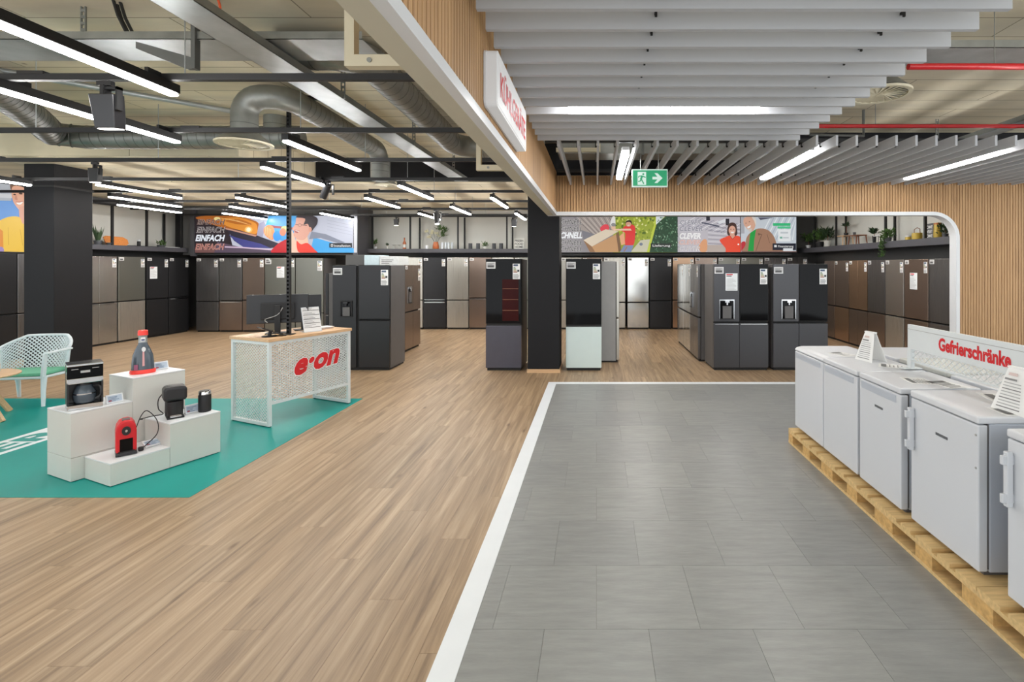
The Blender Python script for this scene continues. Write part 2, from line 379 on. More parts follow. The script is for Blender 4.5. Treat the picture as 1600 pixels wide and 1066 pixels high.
class Print:
    """layers of flat coloured shapes; y grows downward when flip is True (photo-like layout)"""
    def __init__(s): s.items = []
    def poly(s, pts, col):
        t = tessellate_polygon([[Vector((p[0], p[1], 0)) for p in pts]])
        s.items.append((list(pts), [tuple(q) for q in t], col)); return s
    def rect(s, x0, y0, x1, y1, col):
        s.items.append(([(x0,y0),(x1,y0),(x1,y1),(x0,y1)], [(0,1,2,3)], col)); return s
    def ell(s, cx, cy, rx, ry, col, n=18, rot=0):
        c, d = math.cos(rot), math.sin(rot); p = []
        for i in range(n):
            a = 2*math.pi*i/n; x, y = rx*math.cos(a), ry*math.sin(a); p.append((cx + x*c - y*d, cy + x*d + y*c))
        s.items.append((p, [tuple(range(n))], col)); return s
    def blob(s, pts, col, k=4):
        """smooth closed curve through pts"""
        n = len(pts); out = []
        for i in range(n):
            p0, p1, p2, p3 = pts[i-1], pts[i], pts[(i+1) % n], pts[(i+2) % n]
            for j in range(k):
                t = j/k
                out.append(tuple(0.5*((2*p1[a]) + (-p0[a]+p2[a])*t + (2*p0[a]-5*p1[a]+4*p2[a]-p3[a])*t*t + (-p0[a]+3*p1[a]-3*p2[a]+p3[a])*t**3) for a in (0, 1)))
        return s.poly(out, col)
    def line(s, x0, y0, x1, y1, w, col):
        dx, dy = x1-x0, y1-y0; l = math.hypot(dx, dy); nx, ny = -dy/l*w/2, dx/l*w/2
        s.items.append(([(x0+nx,y0+ny),(x1+nx,y1+ny),(x1-nx,y1-ny),(x0-nx,y0-ny)], [(0,1,2,3)], col)); return s
    def text(s, t, x, ybase, h, col, width=None, bold=0.0, shear=0.0, down=True):
        v, f = glyphs(t, bold); w = max(p[0] for p in v)
        sx = (width / w) if width else h
        sg = -1 if down else 1
        s.items.append(([(x + p[0]*sx + p[1]*h*shear, ybase + sg*p[1]*h) for p in v], f, col)); return s
    def mesh(s, name, mapf, mt, eps=0.0006):
        V, F, C = [], [], []
        for k, (pts, fs, col) in enumerate(s.items):
            o = len(V); V += [tuple(mapf(p[0], p[1], k*eps)) for p in pts]
            for f in fs: F.append(tuple(i+o for i in f)); C.append(col)
        me = bpy.data.meshes.new(name); me.from_pydata(V, [], F)
        ca = me.color_attributes.new('Col', 'FLOAT_COLOR', 'CORNER')
        i = 0; buf = []
        for p, c in zip(me.polygons, C):
            buf += list(c) * len(p.vertices)
        ca.data.foreach_set('color', buf)
        me.materials.append(mt); me.update(); return me
G = lambda v: srgb(v, v, v)
ORD = ['first','second','third','fourth','fifth','sixth','seventh','eighth','ninth','tenth','eleventh','twelfth']
# ================================================================== the setting
floor = struct('floor', MB().box(-12.2, 7.6, -1.5, 14.4, -0.12, -0.004), M['screed'])
strip = struct('trim_1', MB().prism([(-0.717,-1.5),(-0.597,-1.5),(-0.597,7.25),(5.46,7.25),(5.46,7.37),(-0.717,7.37)], 'z', -0.004, 0.002), M['white_strip'])
tile_me = MB().box(0.0007, 0.5006, 0.0007, 0.5006, -0.004, 0).mesh('tile', M['tile'])
def tile_cut(x0, x1, y0, y1):
    link('tile', MB().box(x0+0.0007, x1-0.0007, y0+0.0007, y1-0.0007, -0.004, 0).mesh('tile', M['tile']), floor)
# rows of half-metre tiles laid in running bond, joints across the aisle at Y = 2.36 + 0.5 k
row = 0; y = 7.25
ys = []
yy = 2.362
while yy > -0.3: yy -= 0.5013
while yy < 7.25: ys.append(yy); yy += 0.5013
for r, y0 in enumerate(ys):
    y1 = min(y0 + 0.5013, 7.25)
    xs0 = 0.0 if r % 2 == 0 else 0.2506
    x = xs0 - 0.5013*4
    while x < 5.46:
        xa, xb = max(x, -0.597), min(x + 0.5013, 5.46)
        if xb - xa > 0.02 and not (xa > 3.3 and y0 < 1.5):
            if xb - xa > 0.5 and y1 - y0 > 0.5:
                link('tile', tile_me, floor, loc=(xa, y0, 0))
            else: tile_cut(xa, xb, y0, y1)
        x += 0.5013
# oak planks
plank_me = MB().box(0.0006, PLW-0.0006, 0.0006, PLL-0.0006, -0.004, 0).mesh('plank', M['plank'])
cands = []
c0, c1 = int(-12.2/PLW), int(6.4/PLW)
rest = MB()
for c in range(c0, c1+1):
    off = ((c*0.381) % 1.0) * PLL
    r = int(math.floor((-0.5 - off)/PLL))
    while r*PLL + off < 14.3:
        x0, x1, y0, y1 = c*PLW, (c+1)*PLW, r*PLL + off, (r+1)*PLL + off
        r += 1
        pieces = [(x0, x1, max(y0, -1.4), min(y1, 14.3))]
        out = []
        for (a, b_, p, q) in pieces:
            if b_ <= -0.717: out.append((a, b_, p, q))
            elif a < -0.717:
                if p < 7.37:
                    out.append((a, -0.717, p, min(q, 7.37)))
                if q > 7.37: out.append((a, b_, max(p, 7.37), q))
            elif q > 7.37: out.append((a, b_, max(p, 7.37), q))
        for (a, b_, p, q) in out:
            if q - p < 0.01: continue
            ym = max(q, 0.3); vis = ((a+b_)/2 > -1.215*ym) and q > 2.05 and not (a > 3.0)
            cands.append(((0 if vis else 1), (p+q)/2 + 0.15*abs((a+b_)/2), a, b_, p, q))
cands.sort()
for i, (nv, d, a, b_, p, q) in enumerate(cands):
    if i < 300 and nv == 0:
        if abs(b_-a-PLW) < 1e-6 and abs(q-p-PLL) < 1e-6: link('plank', plank_me, floor, loc=(a, p, 0))
        else: link('plank', MB().box(a+0.0006, b_-0.0006, p+0.0006, q-0.0006, -0.004, 0).mesh('plank', M['plank']), floor)
    else: rest.box(a+0.0006, b_-0.0006, p+0.0006, q-0.0006, -0.004, 0)
rest.build('planks', M['plank'], floor, kind='stuff')

ceiling = struct('ceiling', MB().box(-12.2, 9.2, -2.0, 14.4, 3.75, 3.95), M['concrete'])
soffit = struct('ceiling_soffit', MB().box(-12.2, 6.6, 9.3, 14.4, 3.33, 3.75).box(-12.2, -5.3, 7.25, 9.3, 3.37, 3.75), M['concrete'])
struct('wall_soffit', MB().box(-5.3, -0.74, 9.26, 9.3, 3.34, 3.75).box(-0.6, 7, 7.39, 7.42, 3.11, 3.75), M['void'])  # thin black sheets stand in for the dark voids there
struct('wall_left', MB().box(-11.75, -11.55, 6.5, 14.4, 0, 3.75), M['dark_wall'])
struct('wall_back', MB().box(-11.75, 6.5, 14.2, 14.4, 0, 3.75), M['dark_wall'])
struct('wall_right', MB().box(6.35, 6.55, 7.5, 14.4, 0, 3.4), M['dark_wall'])

# portal wall with rounded opening, clad in fine vertical oak slats
OX, OZ, OR = 5.448, 2.557, 0.40
def arc(r, n=14):
    cx, cz = OX-OR, OZ-OR
    return [(cx + r*math.sin(R(90*i/n)), cz + r*math.cos(R(90*i/n))) for i in range(n+1)]
wf = MB().box(OX, 9.0, 7.385, 7.5, 0, 3.1).box(-0.6, OX-OR, 7.385, 7.5, OZ, 3.1)
wf.prism([(OX-OR, 3.1)] + arc(OR) + [(OX, 3.1)], 'y', 7.385, 7.5)
wall_front = struct('wall_front', wf, M['slat_back'])
sl = MB(); pit = 0.042
def zb(x):
    if x >= OX: return 0.0
    if x <= OX-OR: return OZ
    return OZ-OR + math.sqrt(max(0, OR*OR - (x-(OX-OR))**2))
x = -0.594
while x < 8.9:
    xa, xb = x, x+0.033
    if xa < OX < xb: xa = OX
    v = [(xa,7.366,zb(xa)),(xb,7.366,zb(xb)),(xb,7.386,zb(xb)),(xa,7.386,zb(xa)),(xa,7.366,3.1),(xb,7.366,3.1),(xb,7.386,3.1),(xa,7.386,3.1)]
    sl.add(v, [(0,3,2,1),(4,5,6,7),(0,1,5,4),(1,2,6,5),(2,3,7,6),(3,0,4,7)])
    x += pit
sl.build('oak_slats', M['slat'], wall_front, kind='stuff')
# hanging fascia on the left of the tiled aisle
wc = struct('wall_center', MB().box(-0.735, -0.616, -0.6, 7.5, OZ, 3.15), M['slat_back'])
sl = MB(); y = -0.58
while y < 7.34:
    sl.box(-0.617, -0.598, y, y+0.033, OZ, 3.15); y += pit
sl.build('oak_slats', M['slat'], wc, kind='stuff')
# white edge trim: along the fascia, over the portal and down its right jamb
T = 0.054
tr = MB().box(-0.645, -0.594, -0.6, 7.36, OZ-T, OZ)
ring = [(-0.74, OZ), (OX-OR, OZ)] + arc(OR)[1:] + [(OX, 0), (OX-T, 0)] + arc(OR-T)[::-1] + [(-0.74, OZ-T)]
struct('trim_2', tr, M['white'])
tr2 = MB(); n = len(ring); half = n//2
for i in range(half-1):
    a, b_, c_, d_ = ring[i], ring[i+1], ring[n-2-i], ring[n-1-i]
    tr2.prism([a, b_, c_, d_], 'y', 7.358, 7.5)
struct('trim_3', tr2, M['white'])
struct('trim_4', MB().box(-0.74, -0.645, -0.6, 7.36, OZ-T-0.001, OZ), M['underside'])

# columns
def column(label, x0, x1, y0, y1, top, base=False):
    t = thing('column', label, 'column', ((x0+x1)/2, (y0+y1)/2, 0))
    w, d = (x1-x0)/2, (y1-y0)/2
    MB().box(-w, w, -d, d, 0.06 if base else 0, top).build('shaft', M['column'], t, bevel=0.008)
    if base: MB().box(-w-0.01, w+0.01, -d-0.01, d+0.01, 0, 0.06).build('plinth', M['oak'], t)
    else: MB().box(-w-0.012, w+0.012, -d-0.012, d+0.012, 3.0, 3.03).build('collar', M['black'], t)
    return t
column('wide black square column beside the white mesh chair', -9.1, -8.62, 7.8, 8.4, 3.37)
column('black square column with oak plinth under the corner of the wooden fascia', -1.122, -0.605, 8.0, 8.52, 3.74, True)

# display bulkheads and shelving backs above the appliances
struct('wall_panel_left', MB().box(-11.55, -11.5, 8.7, 13.4, 2.25, 3.2), M['shelf_back'])
struct('wall_panel_back', MB().box(-6.45, -0.9, 14.1, 14.18, 2.2, 3.33), M['shelf_back'])
struct('wall_panel_right', MB().box(6.28, 6.34, 7.55, 14.1, 2.25, 3.2), M['shelf_back'])
struct('wall_panel_corner', MB().box(5.0, 6.28, 14.1, 14.18, 2.25, 3.2), M['dark_wall'])
struct('wall_bulkhead_left', MB().box(-11.0, -6.42, 13.06, 14.2, 2.03, 3.33), M['dark_wall'])
struct('wall_bulkhead_right', MB().box(-1.3, 5.45, 13.72, 14.2, 2.03, 3.33), M['dark_wall'])

def shelf(label, pts, z0, z1, bars, axis):
    t = thing('display_shelf', label, 'shelf')
    MB().box(pts[0], pts[1], pts[2], pts[3], z0, z1).build('board', M['shelf'], t, bevel=0.004)
    for (bx, by) in bars:
        MB().box(bx-0.02, bx+0.02, by-0.02, by+0.02, z1, 3.12).build('upright', M['black'], t)
    return t
bx = [at(p, 400, 13.65).x for p in (582, 641, 715.6, 792)] 
bx2 = [at(p, 400, 14.02).x for p in (656, 726, 801)]
s_mid = shelf('long anthracite shelf on the back wall between the two advertising screens', (-6.42, -1.32, 13.5, 14.1), 2.10, 2.21, [(b, 13.65) for b in bx] + [(b, 14.02) for b in bx2], 'x')
MB().box(-6.3, -1.4, 13.63, 13.67, 3.1, 3.14).build('top_rail', M['black'], s_mid)
s_left = shelf('anthracite shelf above the appliances on the left wall behind the wide column', (-11.5, -10.85, 9.4, 13.05), 2.10, 2.21,
    [(-10.95, at(0,0,1).x*0 + v) for v in (10.05, 11.1, 11.95, 12.95)] + [(-11.45, v) for v in (9.5, 13.0)], 'y')
MB().box(-10.97, -10.93, 9.4, 13.0, 3.1, 3.14).build('top_rail', M['black'], s_left)
s_right = shelf('anthracite shelf with plants above the appliances on the right wall', (5.78, 6.28, 7.6, 14.05), 2.10, 2.23,
    [(6.2, v) for v in (13.9, 12.2, 10.2, 8.5)] + [(5.86, v) for v in (13.2, 12.0, 9.95, 8.75, 7.9)], 'y')
MB().box(-10.72, -10.62, 12.95, 13.05, 2.0, 3.3).box(-6.42, -6.3, 12.95, 13.55, 2.0, 3.3).build('wall_pillar', M['shelf'], None, kind='structure')

# teal floor graphic with white lettering band
rug = thing('floor_graphic', 'teal vinyl floor graphic under the white mesh counter and the podiums', 'floor mat')
MB().box(-11.0, -3.07, 3.70, 6.45, 0, 0.003).build('field', M['teal'], rug)
MB().box(-5.91, -5.50, 2.6+1.1, 5.75, 0.003, 0.0042).build('white_band', M['white_strip'], rug)
pr = Print(); pr.text('LER', 0, 0, 0.27, srgb(12,140,132), width=0.92, bold=0.03, down=False)
link('lettering', pr.mesh('lettering', lambda u, v, k: (-5.57 - v, 4.3 + u, 0.0055 + k), M['print']), rug)
# ================================================================== ceiling installations
# --- grey-white baffles
bc = thing('baffle_ceiling', 'near field of grey white ceiling baffles running left to right above the tiled aisle', 'ceiling panel', (0,0,2.954))
bme = MB().box(-0.565, 1.95, 0, 0.028, 0, 0.105).mesh('baffle', M['baffle'])
for k in range(19): link('baffle', bme, bc, loc=(0, 4.70 - 0.2*k, 0))
for x in (0.3, 1.55): MB().box(x-0.02, x+0.02, 0.9, 4.75, 0.11, 0.15).build('carrier_rail', M['galv'], bc)
hk = MB().box(-0.006, 0.006, -0.03, 0.0, 0.07, 0.082).box(-0.006, 0.006, -0.03, -0.022, 0.05, 0.08).mesh('hook', M['black'])
for k in range(1, 13):
    for x in (0.3, 1.55): link('hook', hk, bc, loc=(x - 0.02*k*0, 4.70-0.2*k, 0))
bc2 = thing('baffle_ceiling', 'far field of grey white ceiling baffles running away from the camera towards the oak wall', 'ceiling panel', (0,0,2.954))
bme2 = MB().box(-0.012, 0.012, 4.93, 7.345, 0, 0.105).mesh('baffle', M['baffle'])
for k in range(38): link('baffle', bme2, bc2, loc=(-0.385 + 0.2*k, 0, 0))
for y in (5.25, 6.9): MB().box(-0.55, 7.1, y-0.02, y+0.02, 0.11, 0.15).build('carrier_rail', M['black'], bc2)
for x_, y_, w_ in ((1.0, 5.8, 0.35), (1.9, 5.7, 0.5), (3.0, 6.0, 0.4)):
    o_ = thing('conduit', {1.0: 'thin black conduit above the far baffles beside the exit sign lamp', 1.9: 'thin black conduit crossing above the middle far baffles', 3.0: 'thin black conduit above the right far baffles'}[x_], 'pipe', (x_, y_, 3.35)); MB().tube([(-w_, 0, 0.0), (w_, 0.25, 0.05), (w_, 0.25, 0.38)], 0.018, 8).build('tube', M['galv_seam'], o_, smooth=True); MB().cyl((-w_, 0, 0), (-w_, 0, 0.4), 0.006, 6).build('hanger_rod', M['galv'], o_)
hk2 = MB().box(-0.03, -0.012, -0.006, 0.006, 0.06, 0.075).box(-0.03, -0.022, -0.006, 0.006, 0.06, 0.11).mesh('hook', M['black'])
for k in range(38):
    for y in (5.25, 6.9): link('hook', hk2, bc2, loc=(-0.385 + 0.2*k, y, 0))

def linear_lamp(label, x, y, rz, L=1.5, style='black', z=2.95, rods=False):
    t = thing('linear_lamp', label, 'lamp', (x, y, z), rz, 'linear LED lamps')
    if rods:
        for yy in (0.2, L-0.2): MB().cyl((0, yy, 0.1), (0, yy, 3.33-z), 0.004, 6).build('suspension_rod', M['galv'], t)
    if style == 'black':
        MB().box(-0.035, 0.035, 0, L, 0.022, 0.085).build('housing', M['black'], t, bevel=0.004)
        MB().box(-0.031, 0.031, 0.012, L-0.012, 0.0, 0.022).build('diffuser', M['led'], t, bevel=0.006)
        for yy in (0.18, L-0.18): MB().box(-0.012, 0.012, yy-0.05, yy+0.05, 0.085, 0.125).build('track_adapter', M['black_plastic'], t)
    else:
        MB().box(-0.04, 0.04, 0, L, 0.05, 0.09).build('housing', M['white'], t, bevel=0.004)
        MB().box(-0.04, 0.04, 0.01, L-0.01, 0.0, 0.05).build('diffuser', M['led_white'], t, bevel=0.01)
    return t
L_ = [
 ('nearest black linear lamp at the upper left, large and cut by the frame edge', -3.0, 2.0),
 ('second large black linear lamp at the upper left, just below the nearest one', -4.12, 3.34),
 ('black linear lamp right of the perforated cable pole, under the spiral duct', -3.03, 4.77),
 ('black linear lamp crossing just behind the perforated cable pole', -4.12, 6.05),
 ('black linear lamp at the left edge in front of the wide column', -8.55, 5.92),
 ('black linear lamp right of the wide column, uppermost of three', -7.5, 7.36),
 ('black linear lamp right of the wide column, middle of three', -8.6, 8.66),
 ('black linear lamp right of the wide column, lowest of three', -9.56, 9.8),
 ('black linear lamp above the left screen, upper one left of the pole', -6.42, 8.75),
 ('black linear lamp above the left screen, middle one left of the pole', -7.53, 10.08),
 ('black linear lamp above the left screen, lowest and most distant one', -8.66, 11.38),
 ('black linear lamp near the right end of the left screen', -6.4, 11.4),
 ('black linear lamp in mid hall, left of the dark duct outlet row, upper', -3.0, 7.46),
 ('black linear lamp in mid hall below the round grille of the drop duct', -4.14, 8.8),
 ('black linear lamp over the mid shelf beside the orange vase', -4.14, 11.45),
 ('black linear lamp over the mid shelf, right of the hanging spotlight', -3.0, 10.15),
 ('black linear lamp close to the fascia, upper one above the mid shelf', -1.88, 8.8),
 ('black linear lamp next to the fascia column, lower one above the mid shelf', -1.88, 11.45),
 ('black linear lamp over the back appliance row, hidden partly by the left screen lamps', -5.3, 10.1),
]
for l, x, y in L_[:-1]: linear_lamp(l, x, y, 0)
for l, x, y in [('white lit strip lamp between the near baffles, running left to right', None, None)]:
    linear_lamp(l, 1.27, 3.80, R(90), 1.5, 'white', 2.948)
for l, x in [('white lit strip lamp between far baffles, left of the exit sign', 0.315), ('white lit strip lamp between far baffles above the middle of the oak wall', 2.315), ('white lit strip lamp between far baffles at the right edge', 4.315)]:
    linear_lamp(l, x, 5.3, 0, 1.55, 'white', 2.945)
linear_lamp('white strip lamp added above the freezers, unseen beyond the right frame edge', 3.4, 2.2, 0, 1.5, 'white', 2.948)  # out-of-frame lamp added to light the freezers
for l, x, y in [('left lamp of the front pair over the niche behind the oak portal', 0.9, 8.0), ('right lamp of the front pair over the niche behind the oak portal', 4.3, 8.0), ('left lamp of the rear pair over the niche behind the oak portal', 0.9, 10.1), ('right lamp of the rear pair over the niche behind the oak portal', 4.3, 10.1), ('middle lamp over the niche behind the oak portal', 2.7, 9.1)]:  # unseen lamps assumed over the niche, added to light it
    linear_lamp('unseen black lamp, ' + l, x, y, 0, rods=True)
# --- lighting tracks
for k, y in enumerate([3.40, 4.73, 6.05, 7.40, 8.62, 9.93, 11.28, 12.62]):
    t = thing('light_track', 'black ceiling lighting track, %s from the camera' % ORD[k], 'light track', (0, y, 3.03))
    MB().box(-10.7, -0.85, -0.02, 0.02, 0, 0.045).build('rail', M['black'], t)
    for x in (-9.5, -5.4, -2.85): MB().cyl((x, 0, 0.045), (x, 0, 0.33 if y > 9.3 or (x < -5.3 and y > 7.3) else 0.71), 0.004, 6).build('suspension_rod', M['galv'], t)
    for x in (-7.4, -3.9): MB().box(x-0.09, x+0.09, -0.024, 0.024, 0.04, 0.062).build('joint', M['black_plastic'], t)

def spot(label, p, tilt=0, yaw=0, s=1.0, box=True):
    t = thing('spotlight', label, 'spotlight', p, yaw)
    Mx = Matrix.Translation((0,0,-0.06*s)) @ Matrix.Rotation(tilt, 4, 'X')
    if box:
        MB().prism([(-0.085*s,0.0),(0.085*s,0.0),(0.07*s,-0.23*s),(-0.07*s,-0.23*s)], 'y', -0.04*s, 0.05*s, Mx).build('head', M['black_plastic'], t, bevel=0.006)
        MB().box(-0.06*s, 0.06*s, -0.03*s, 0.04*s, -0.236*s, -0.231*s, Mx).build('lens', M['led_spot'], t)
    else:
        MB().cyl((0,0,0.03*s), (0,0,-0.19*s), 0.05*s, 18, M=Mx).build('head', M['black_plastic'], t, smooth=True)
        MB().cyl((0,0,-0.19*s), (0,0,-0.194*s), 0.042*s, 18, M=Mx).build('lens', M['led_spot'], t)
    MB().box(-0.012*s, 0.012*s, -0.03*s, 0.03*s, -0.09*s, 0.0).box(0.086*s, 0.1*s, -0.02*s, 0.02*s, -0.17*s, -0.01).box(0, 0.1*s, -0.02*s, 0.02*s, -0.03*s, -0.012*s).build('bracket', M['black'], t)
    MB().box(-0.05*s, 0.05*s, -0.016, 0.016, 0.0, 0.03).build('track_adapter', M['black_plastic'], t)
spot('large black box spotlight hanging between the two nearest lamps', (-3.40, 3.40, 2.995), R(8))
spot('black box spotlight right of the wide column top', (-6.18, 6.05, 2.995), 0, 0, 0.75)
spot('tilted black cylinder spotlight right of the perforated pole', (-4.06, 7.40, 2.995), R(35), R(60), 1.0, False)
spot('black cylinder spotlight above the orange vase', (-3.68, 11.28, 2.995), R(-14), R(40), 1.2, False)
spot('small black spotlight on the shelf frame left of the orange vase', (-5.15, 12.62, 2.985), 0, 0, 0.7)
spot('small black spotlight on the shelf frame beside the fascia column', (-2.12, 12.62, 2.985), 0, 0, 0.8)

# --- galvanised trays
def tray(name, label, x0, x1, y0, y1, z, h, straps=()):
    t = thing(name, label, 'cable tray', ((x0+x1)/2, (y0+y1)/2, z))
    w, d = (x1-x0)/2, (y1-y0)/2
    MB().box(-w, w, -d, d, 0, 0.004).build('bottom_sheet', M['galv'], t)
    if w > d: MB().box(-w, w, -d, -d+0.004, 0, h).box(-w, w, d-0.004, d, 0, h).build('side_wall', M['galv_dark'], t)
    else: MB().box(-w, -w+0.004, -d, d, 0, h).box(w-0.004, w, -d, d, 0, h).build('side_wall', M['galv_dark'], t)
    for (sx, sy) in straps:
        sm = MB(); zz = 3.75 - z
        k = 0
        sm.box(sx-0.02, sx-0.012, sy-0.006, sy+0.006, 0, zz).box(sx+0.012, sx+0.02, sy-0.006, sy+0.006, 0, zz)
        while k*0.05 < zz: sm.box(sx-0.013, sx+0.013, sy-0.006, sy+0.006, k*0.05, min(k*0.05+0.02, zz)); k += 1
        sm.build('perforated_hanger', M['galv_dark'], t)
    return t
tray('cable_tray', 'wide galvanised cable tray running left to right at the upper left', -7.0, -1.72, 3.60, 3.98, 3.41, 0.058, [(-1.6, 0), (0.4, 0)])
tray('cable_tray', 'galvanised cable tray running away from the camera above the counter', -2.66, -2.40, 1.5, 9.2, 3.33, 0.06, [(0.13, -0.7), (0.13, 1.1), (0.13, 2.9)])
tray('cable_tray', 'galvanised cable tray seen at the right behind the baffles', 2.0, 7.4, 3.74, 4.08, 3.41, 0.06, [(0.6, 0)])
tray('cable_tray', 'dark galvanised cable tray running away at the far right above the far baffles', 4.55, 4.75, 4.2, 7.2, 3.30, 0.06, [(0, -1.2), (0, 1.0)])
b = thing('steel_bracket', 'dark steel cantilever bracket under the wide cable tray', 'bracket', (-2.95, 3.62, 3.39))
MB().prism([(-0.42,0.0),(0.0,-0.12),(0.0,-0.20),(-0.05,-0.20),(-0.42,-0.05)], 'y', -0.03, 0.0).build('arm', M['galv_seam'], b)
MB().box(-0.01, 0.02, -0.04, 0.01, -0.2, 0.36).build('stem', M['galv_seam'], b)

# --- ducts
def duct(label, paths, r, rib=0.12, name='spiral_duct', mt='galv_dark'):
    p0 = Vector(paths[0][0]); t = thing(name, label, 'duct', p0)
    for pts in paths:
        P = [Vector(p) - p0 for p in pts]
        MB().tube(P, r, 22).build('pipe', M[mt], t, smooth=True)
        rb = MB()
        for a, c in zip(P[:-1], P[1:]):
            L = (c-a).length; n = int(L/rib); d = (c-a).normalized() if L else None
            for k in range(n):
                q = a + d*(k+0.5)*rib; rb.cyl(q - d*0.004, q + d*0.004, r*1.015, 22)
        if rb.v: rb.build('spiral_seams', M['galv_seam'], t, smooth=True, kind='stuff')
    return t
def bend(p, d0, d1, r, n=6):
    """quarter bend starting at p heading d0, leaving along d1"""
    p, d0, d1 = Vector(p), Vector(d0), Vector(d1)
    return [p + d0*r*math.sin(R(90*i/n)) + d1*r*(1-math.cos(R(90*i/n))) for i in range(n+1)]
ZD = 3.47
dA = [(-5.75, 4.6, 3.5), (-6.2, 5.2, 3.5), (-6.75, 5.95, 3.49), (-7.1, 6.4, ZD), (-6.85, 6.58, ZD), (-6.4, 6.6, ZD), (-3.98, 6.6, ZD)]
duct('spiral ventilation duct running left to right behind the big box spotlight', [dA,
     [(-4.3, 6.6, ZD+0.1), (-4.3, 6.6, 3.745)]], 0.152)
dB = [(-3.80, 5.3, 3.12), (-3.80, 5.3, 3.38)] + bend((-3.80, 5.3, 3.38), (0,0,1), (1,0,0), 0.19) + bend((-3.55, 5.3, 3.57), (1,0,0), (0,1,0), 0.2) + [(-3.35, 7.3, 3.53)] + bend((-3.35, 7.4, 3.53), (0,1,0), (0,0,-1), 0.18) + [(-3.35, 7.58, 3.06)]
duct('spiral duct bending up from the left swirl diffuser to a drop outlet', [dB], 0.128, 0.1)
dC = [(-2.75, 4.22, 3.59)] + bend((-2.35, 4.22, 3.59), (1,0,0), (0,1,0), 0.3) + [(-2.05, 6.95, 3.5)] + bend((-2.05, 6.95, 3.5), (0,1,0), (1,0,0), 0.33) + [(-0.78, 7.28, 3.5)]
duct('thick spiral duct beside the fascia, bending right at its far end', [dC], 0.152, 0.13)
duct('thin grey pipe sloping across the upper left ceiling', [[(-6.6, 4.3, 3.7), (-4.6, 6.2, 3.7)]], 0.03, 9, 'ceiling_pipe', 'galv')
big = thing('ventilation_duct', 'large rectangular grey duct above the far baffles behind the exit sign', 'duct', (0.9, 6.55, 3.2))
MB().box(-1.4, 1.5, -0.2, 0.2, 0, 0.35).build('casing', M['galv_dark'], big)
for x in (-1.2, 1.3): MB().cyl((x, 0, 0.35), (x, 0, 0.55), 0.006, 6).build('hanger_rod', M['galv'], big)
for x in (-0.9, -0.3, 0.3, 0.9): MB().box(x-0.015, x+0.015, -0.22, 0.22, -0.02, 0.37).build('flange', M['galv_seam'], big)

def swirl(label, p, r, tilt=0):
    t = thing('swirl_diffuser', label, 'air vent', p); Mx = Matrix.Rotation(tilt, 4, 'X')
    n = 28
    ring = MB()
    for i in range(n):
        a, c = 2*math.pi*i/n, 2*math.pi*(i+1)/n
        P = lambda rr, an, z: (rr*math.cos(an), rr*math.sin(an), z)
        ring.add([P(r*0.86,a,0),P(r,a,0),P(r,c,0),P(r*0.86,c,0),P(r*0.86,a,0.02),P(r,a,0.02),P(r,c,0.02),P(r*0.86,c,0.02)], [(0,1,2,3),(4,7,6,5),(1,5,6,2),(0,3,7,4)], Mx)
    ring.build('ring', M['cream_steel'], t)
    MB().cyl((0,0,0),(0,0,0.02), r*0.12, 16, M=Mx).build('hub', M['cream_steel'], t)
    if p[2] > 3.1: MB().cyl((0,0,0.14),(0,0,3.745-p[2] if p[1] < 8.9 else 0.5), r*0.4, 20).build('supply_neck', M['galv_dark'], t, smooth=True)
    bl = MB()
    for i in range(22):
        a = 2*math.pi*i/22
        bl.bar((0.1*r*math.cos(a), 0.1*r*math.sin(a), 0.01), (0.88*r*math.cos(a+0.12), 0.88*r*math.sin(a+0.12), 0.01), r*0.17, 0.004, (0.25*math.sin(a), -0.25*math.cos(a), 1), M=Mx)
    bl.build('vanes', M['cream_steel'], t)
    MB().cyl((0,0,0.03),(0,0,0.14), r*0.95, 24, r2=r*0.5, M=Mx).build('plenum', M['galv_dark'], t, smooth=True)
swirl('round cream swirl air diffuser at the end of the near baffles', (2.50, 4.33, 3.25), 0.25)
swirl('round cream swirl air diffuser under the left spiral duct', (-3.80, 5.3, 3.05), 0.27)
swirl('round grey air diffuser under the drop outlet in mid hall', (-3.82, 8.9, 3.2), 0.19)

# --- red sprinkler pipes, cream frames behind the fascia, cables
for l, y, r, x0 in [('thick red sprinkler pipe nearest the camera on the right', 3.70, 0.024, 2.35), ('thin red sprinkler pipe above the far baffles', 5.28, 0.021, 2.35)]:
    t = thing('sprinkler_pipe', l, 'pipe', (5, y, 3.25))
    MB().cyl((x0-5, 0, 0), (2.4, 0, 0), r, 14).build('pipe', M['red_pipe'], t, smooth=True)
    for x in (-2.0, 0.5): MB().cyl((x, 0, r), (x, 0, 0.5), 0.004, 6).build('hanger_rod', M['galv_dark'], t)
for l, y in [('cream steel support frame behind the fascia close to the top of the picture', 2.36), ('cream steel support frame behind the fascia at the duct bend', 4.92)]:
    t = thing('support_frame', l, 'frame', (-1.2, y, 2.70))
    MB().box(0, 0.046, -0.025, 0.025, 0, 1.04).build('post', M['cream_steel'], t)
    MB().box(0.046, 0.46, -0.025, 0.025, 0, 0.055).build('bottom_beam', M['cream_steel'], t)
    MB().box(0.046, 0.46, -0.02, 0.02, 0.7, 0.75).build('top_beam', M['cream_steel'], t)
    MB().cyl((0.12, -0.03, 0.028), (0.12, -0.025, 0.028), 0.012, 12).build('bolt', M['galv_dark'], t)
t = thing('support_frame', 'cream steel support frame above the far baffles at their left end', 'frame', (-0.5, 6.1, 3.16))
MB().box(0, 0.55, -0.02, 0.02, 0, 0.05).box(0.5, 0.55, -0.02, 0.02, 0.05, 0.58).build('bar', M['cream_steel'], t)
t = thing('orange_conduit', 'orange cable loop hanging at the top left near the cable tray', 'cable', at(320, 20, 3.5))
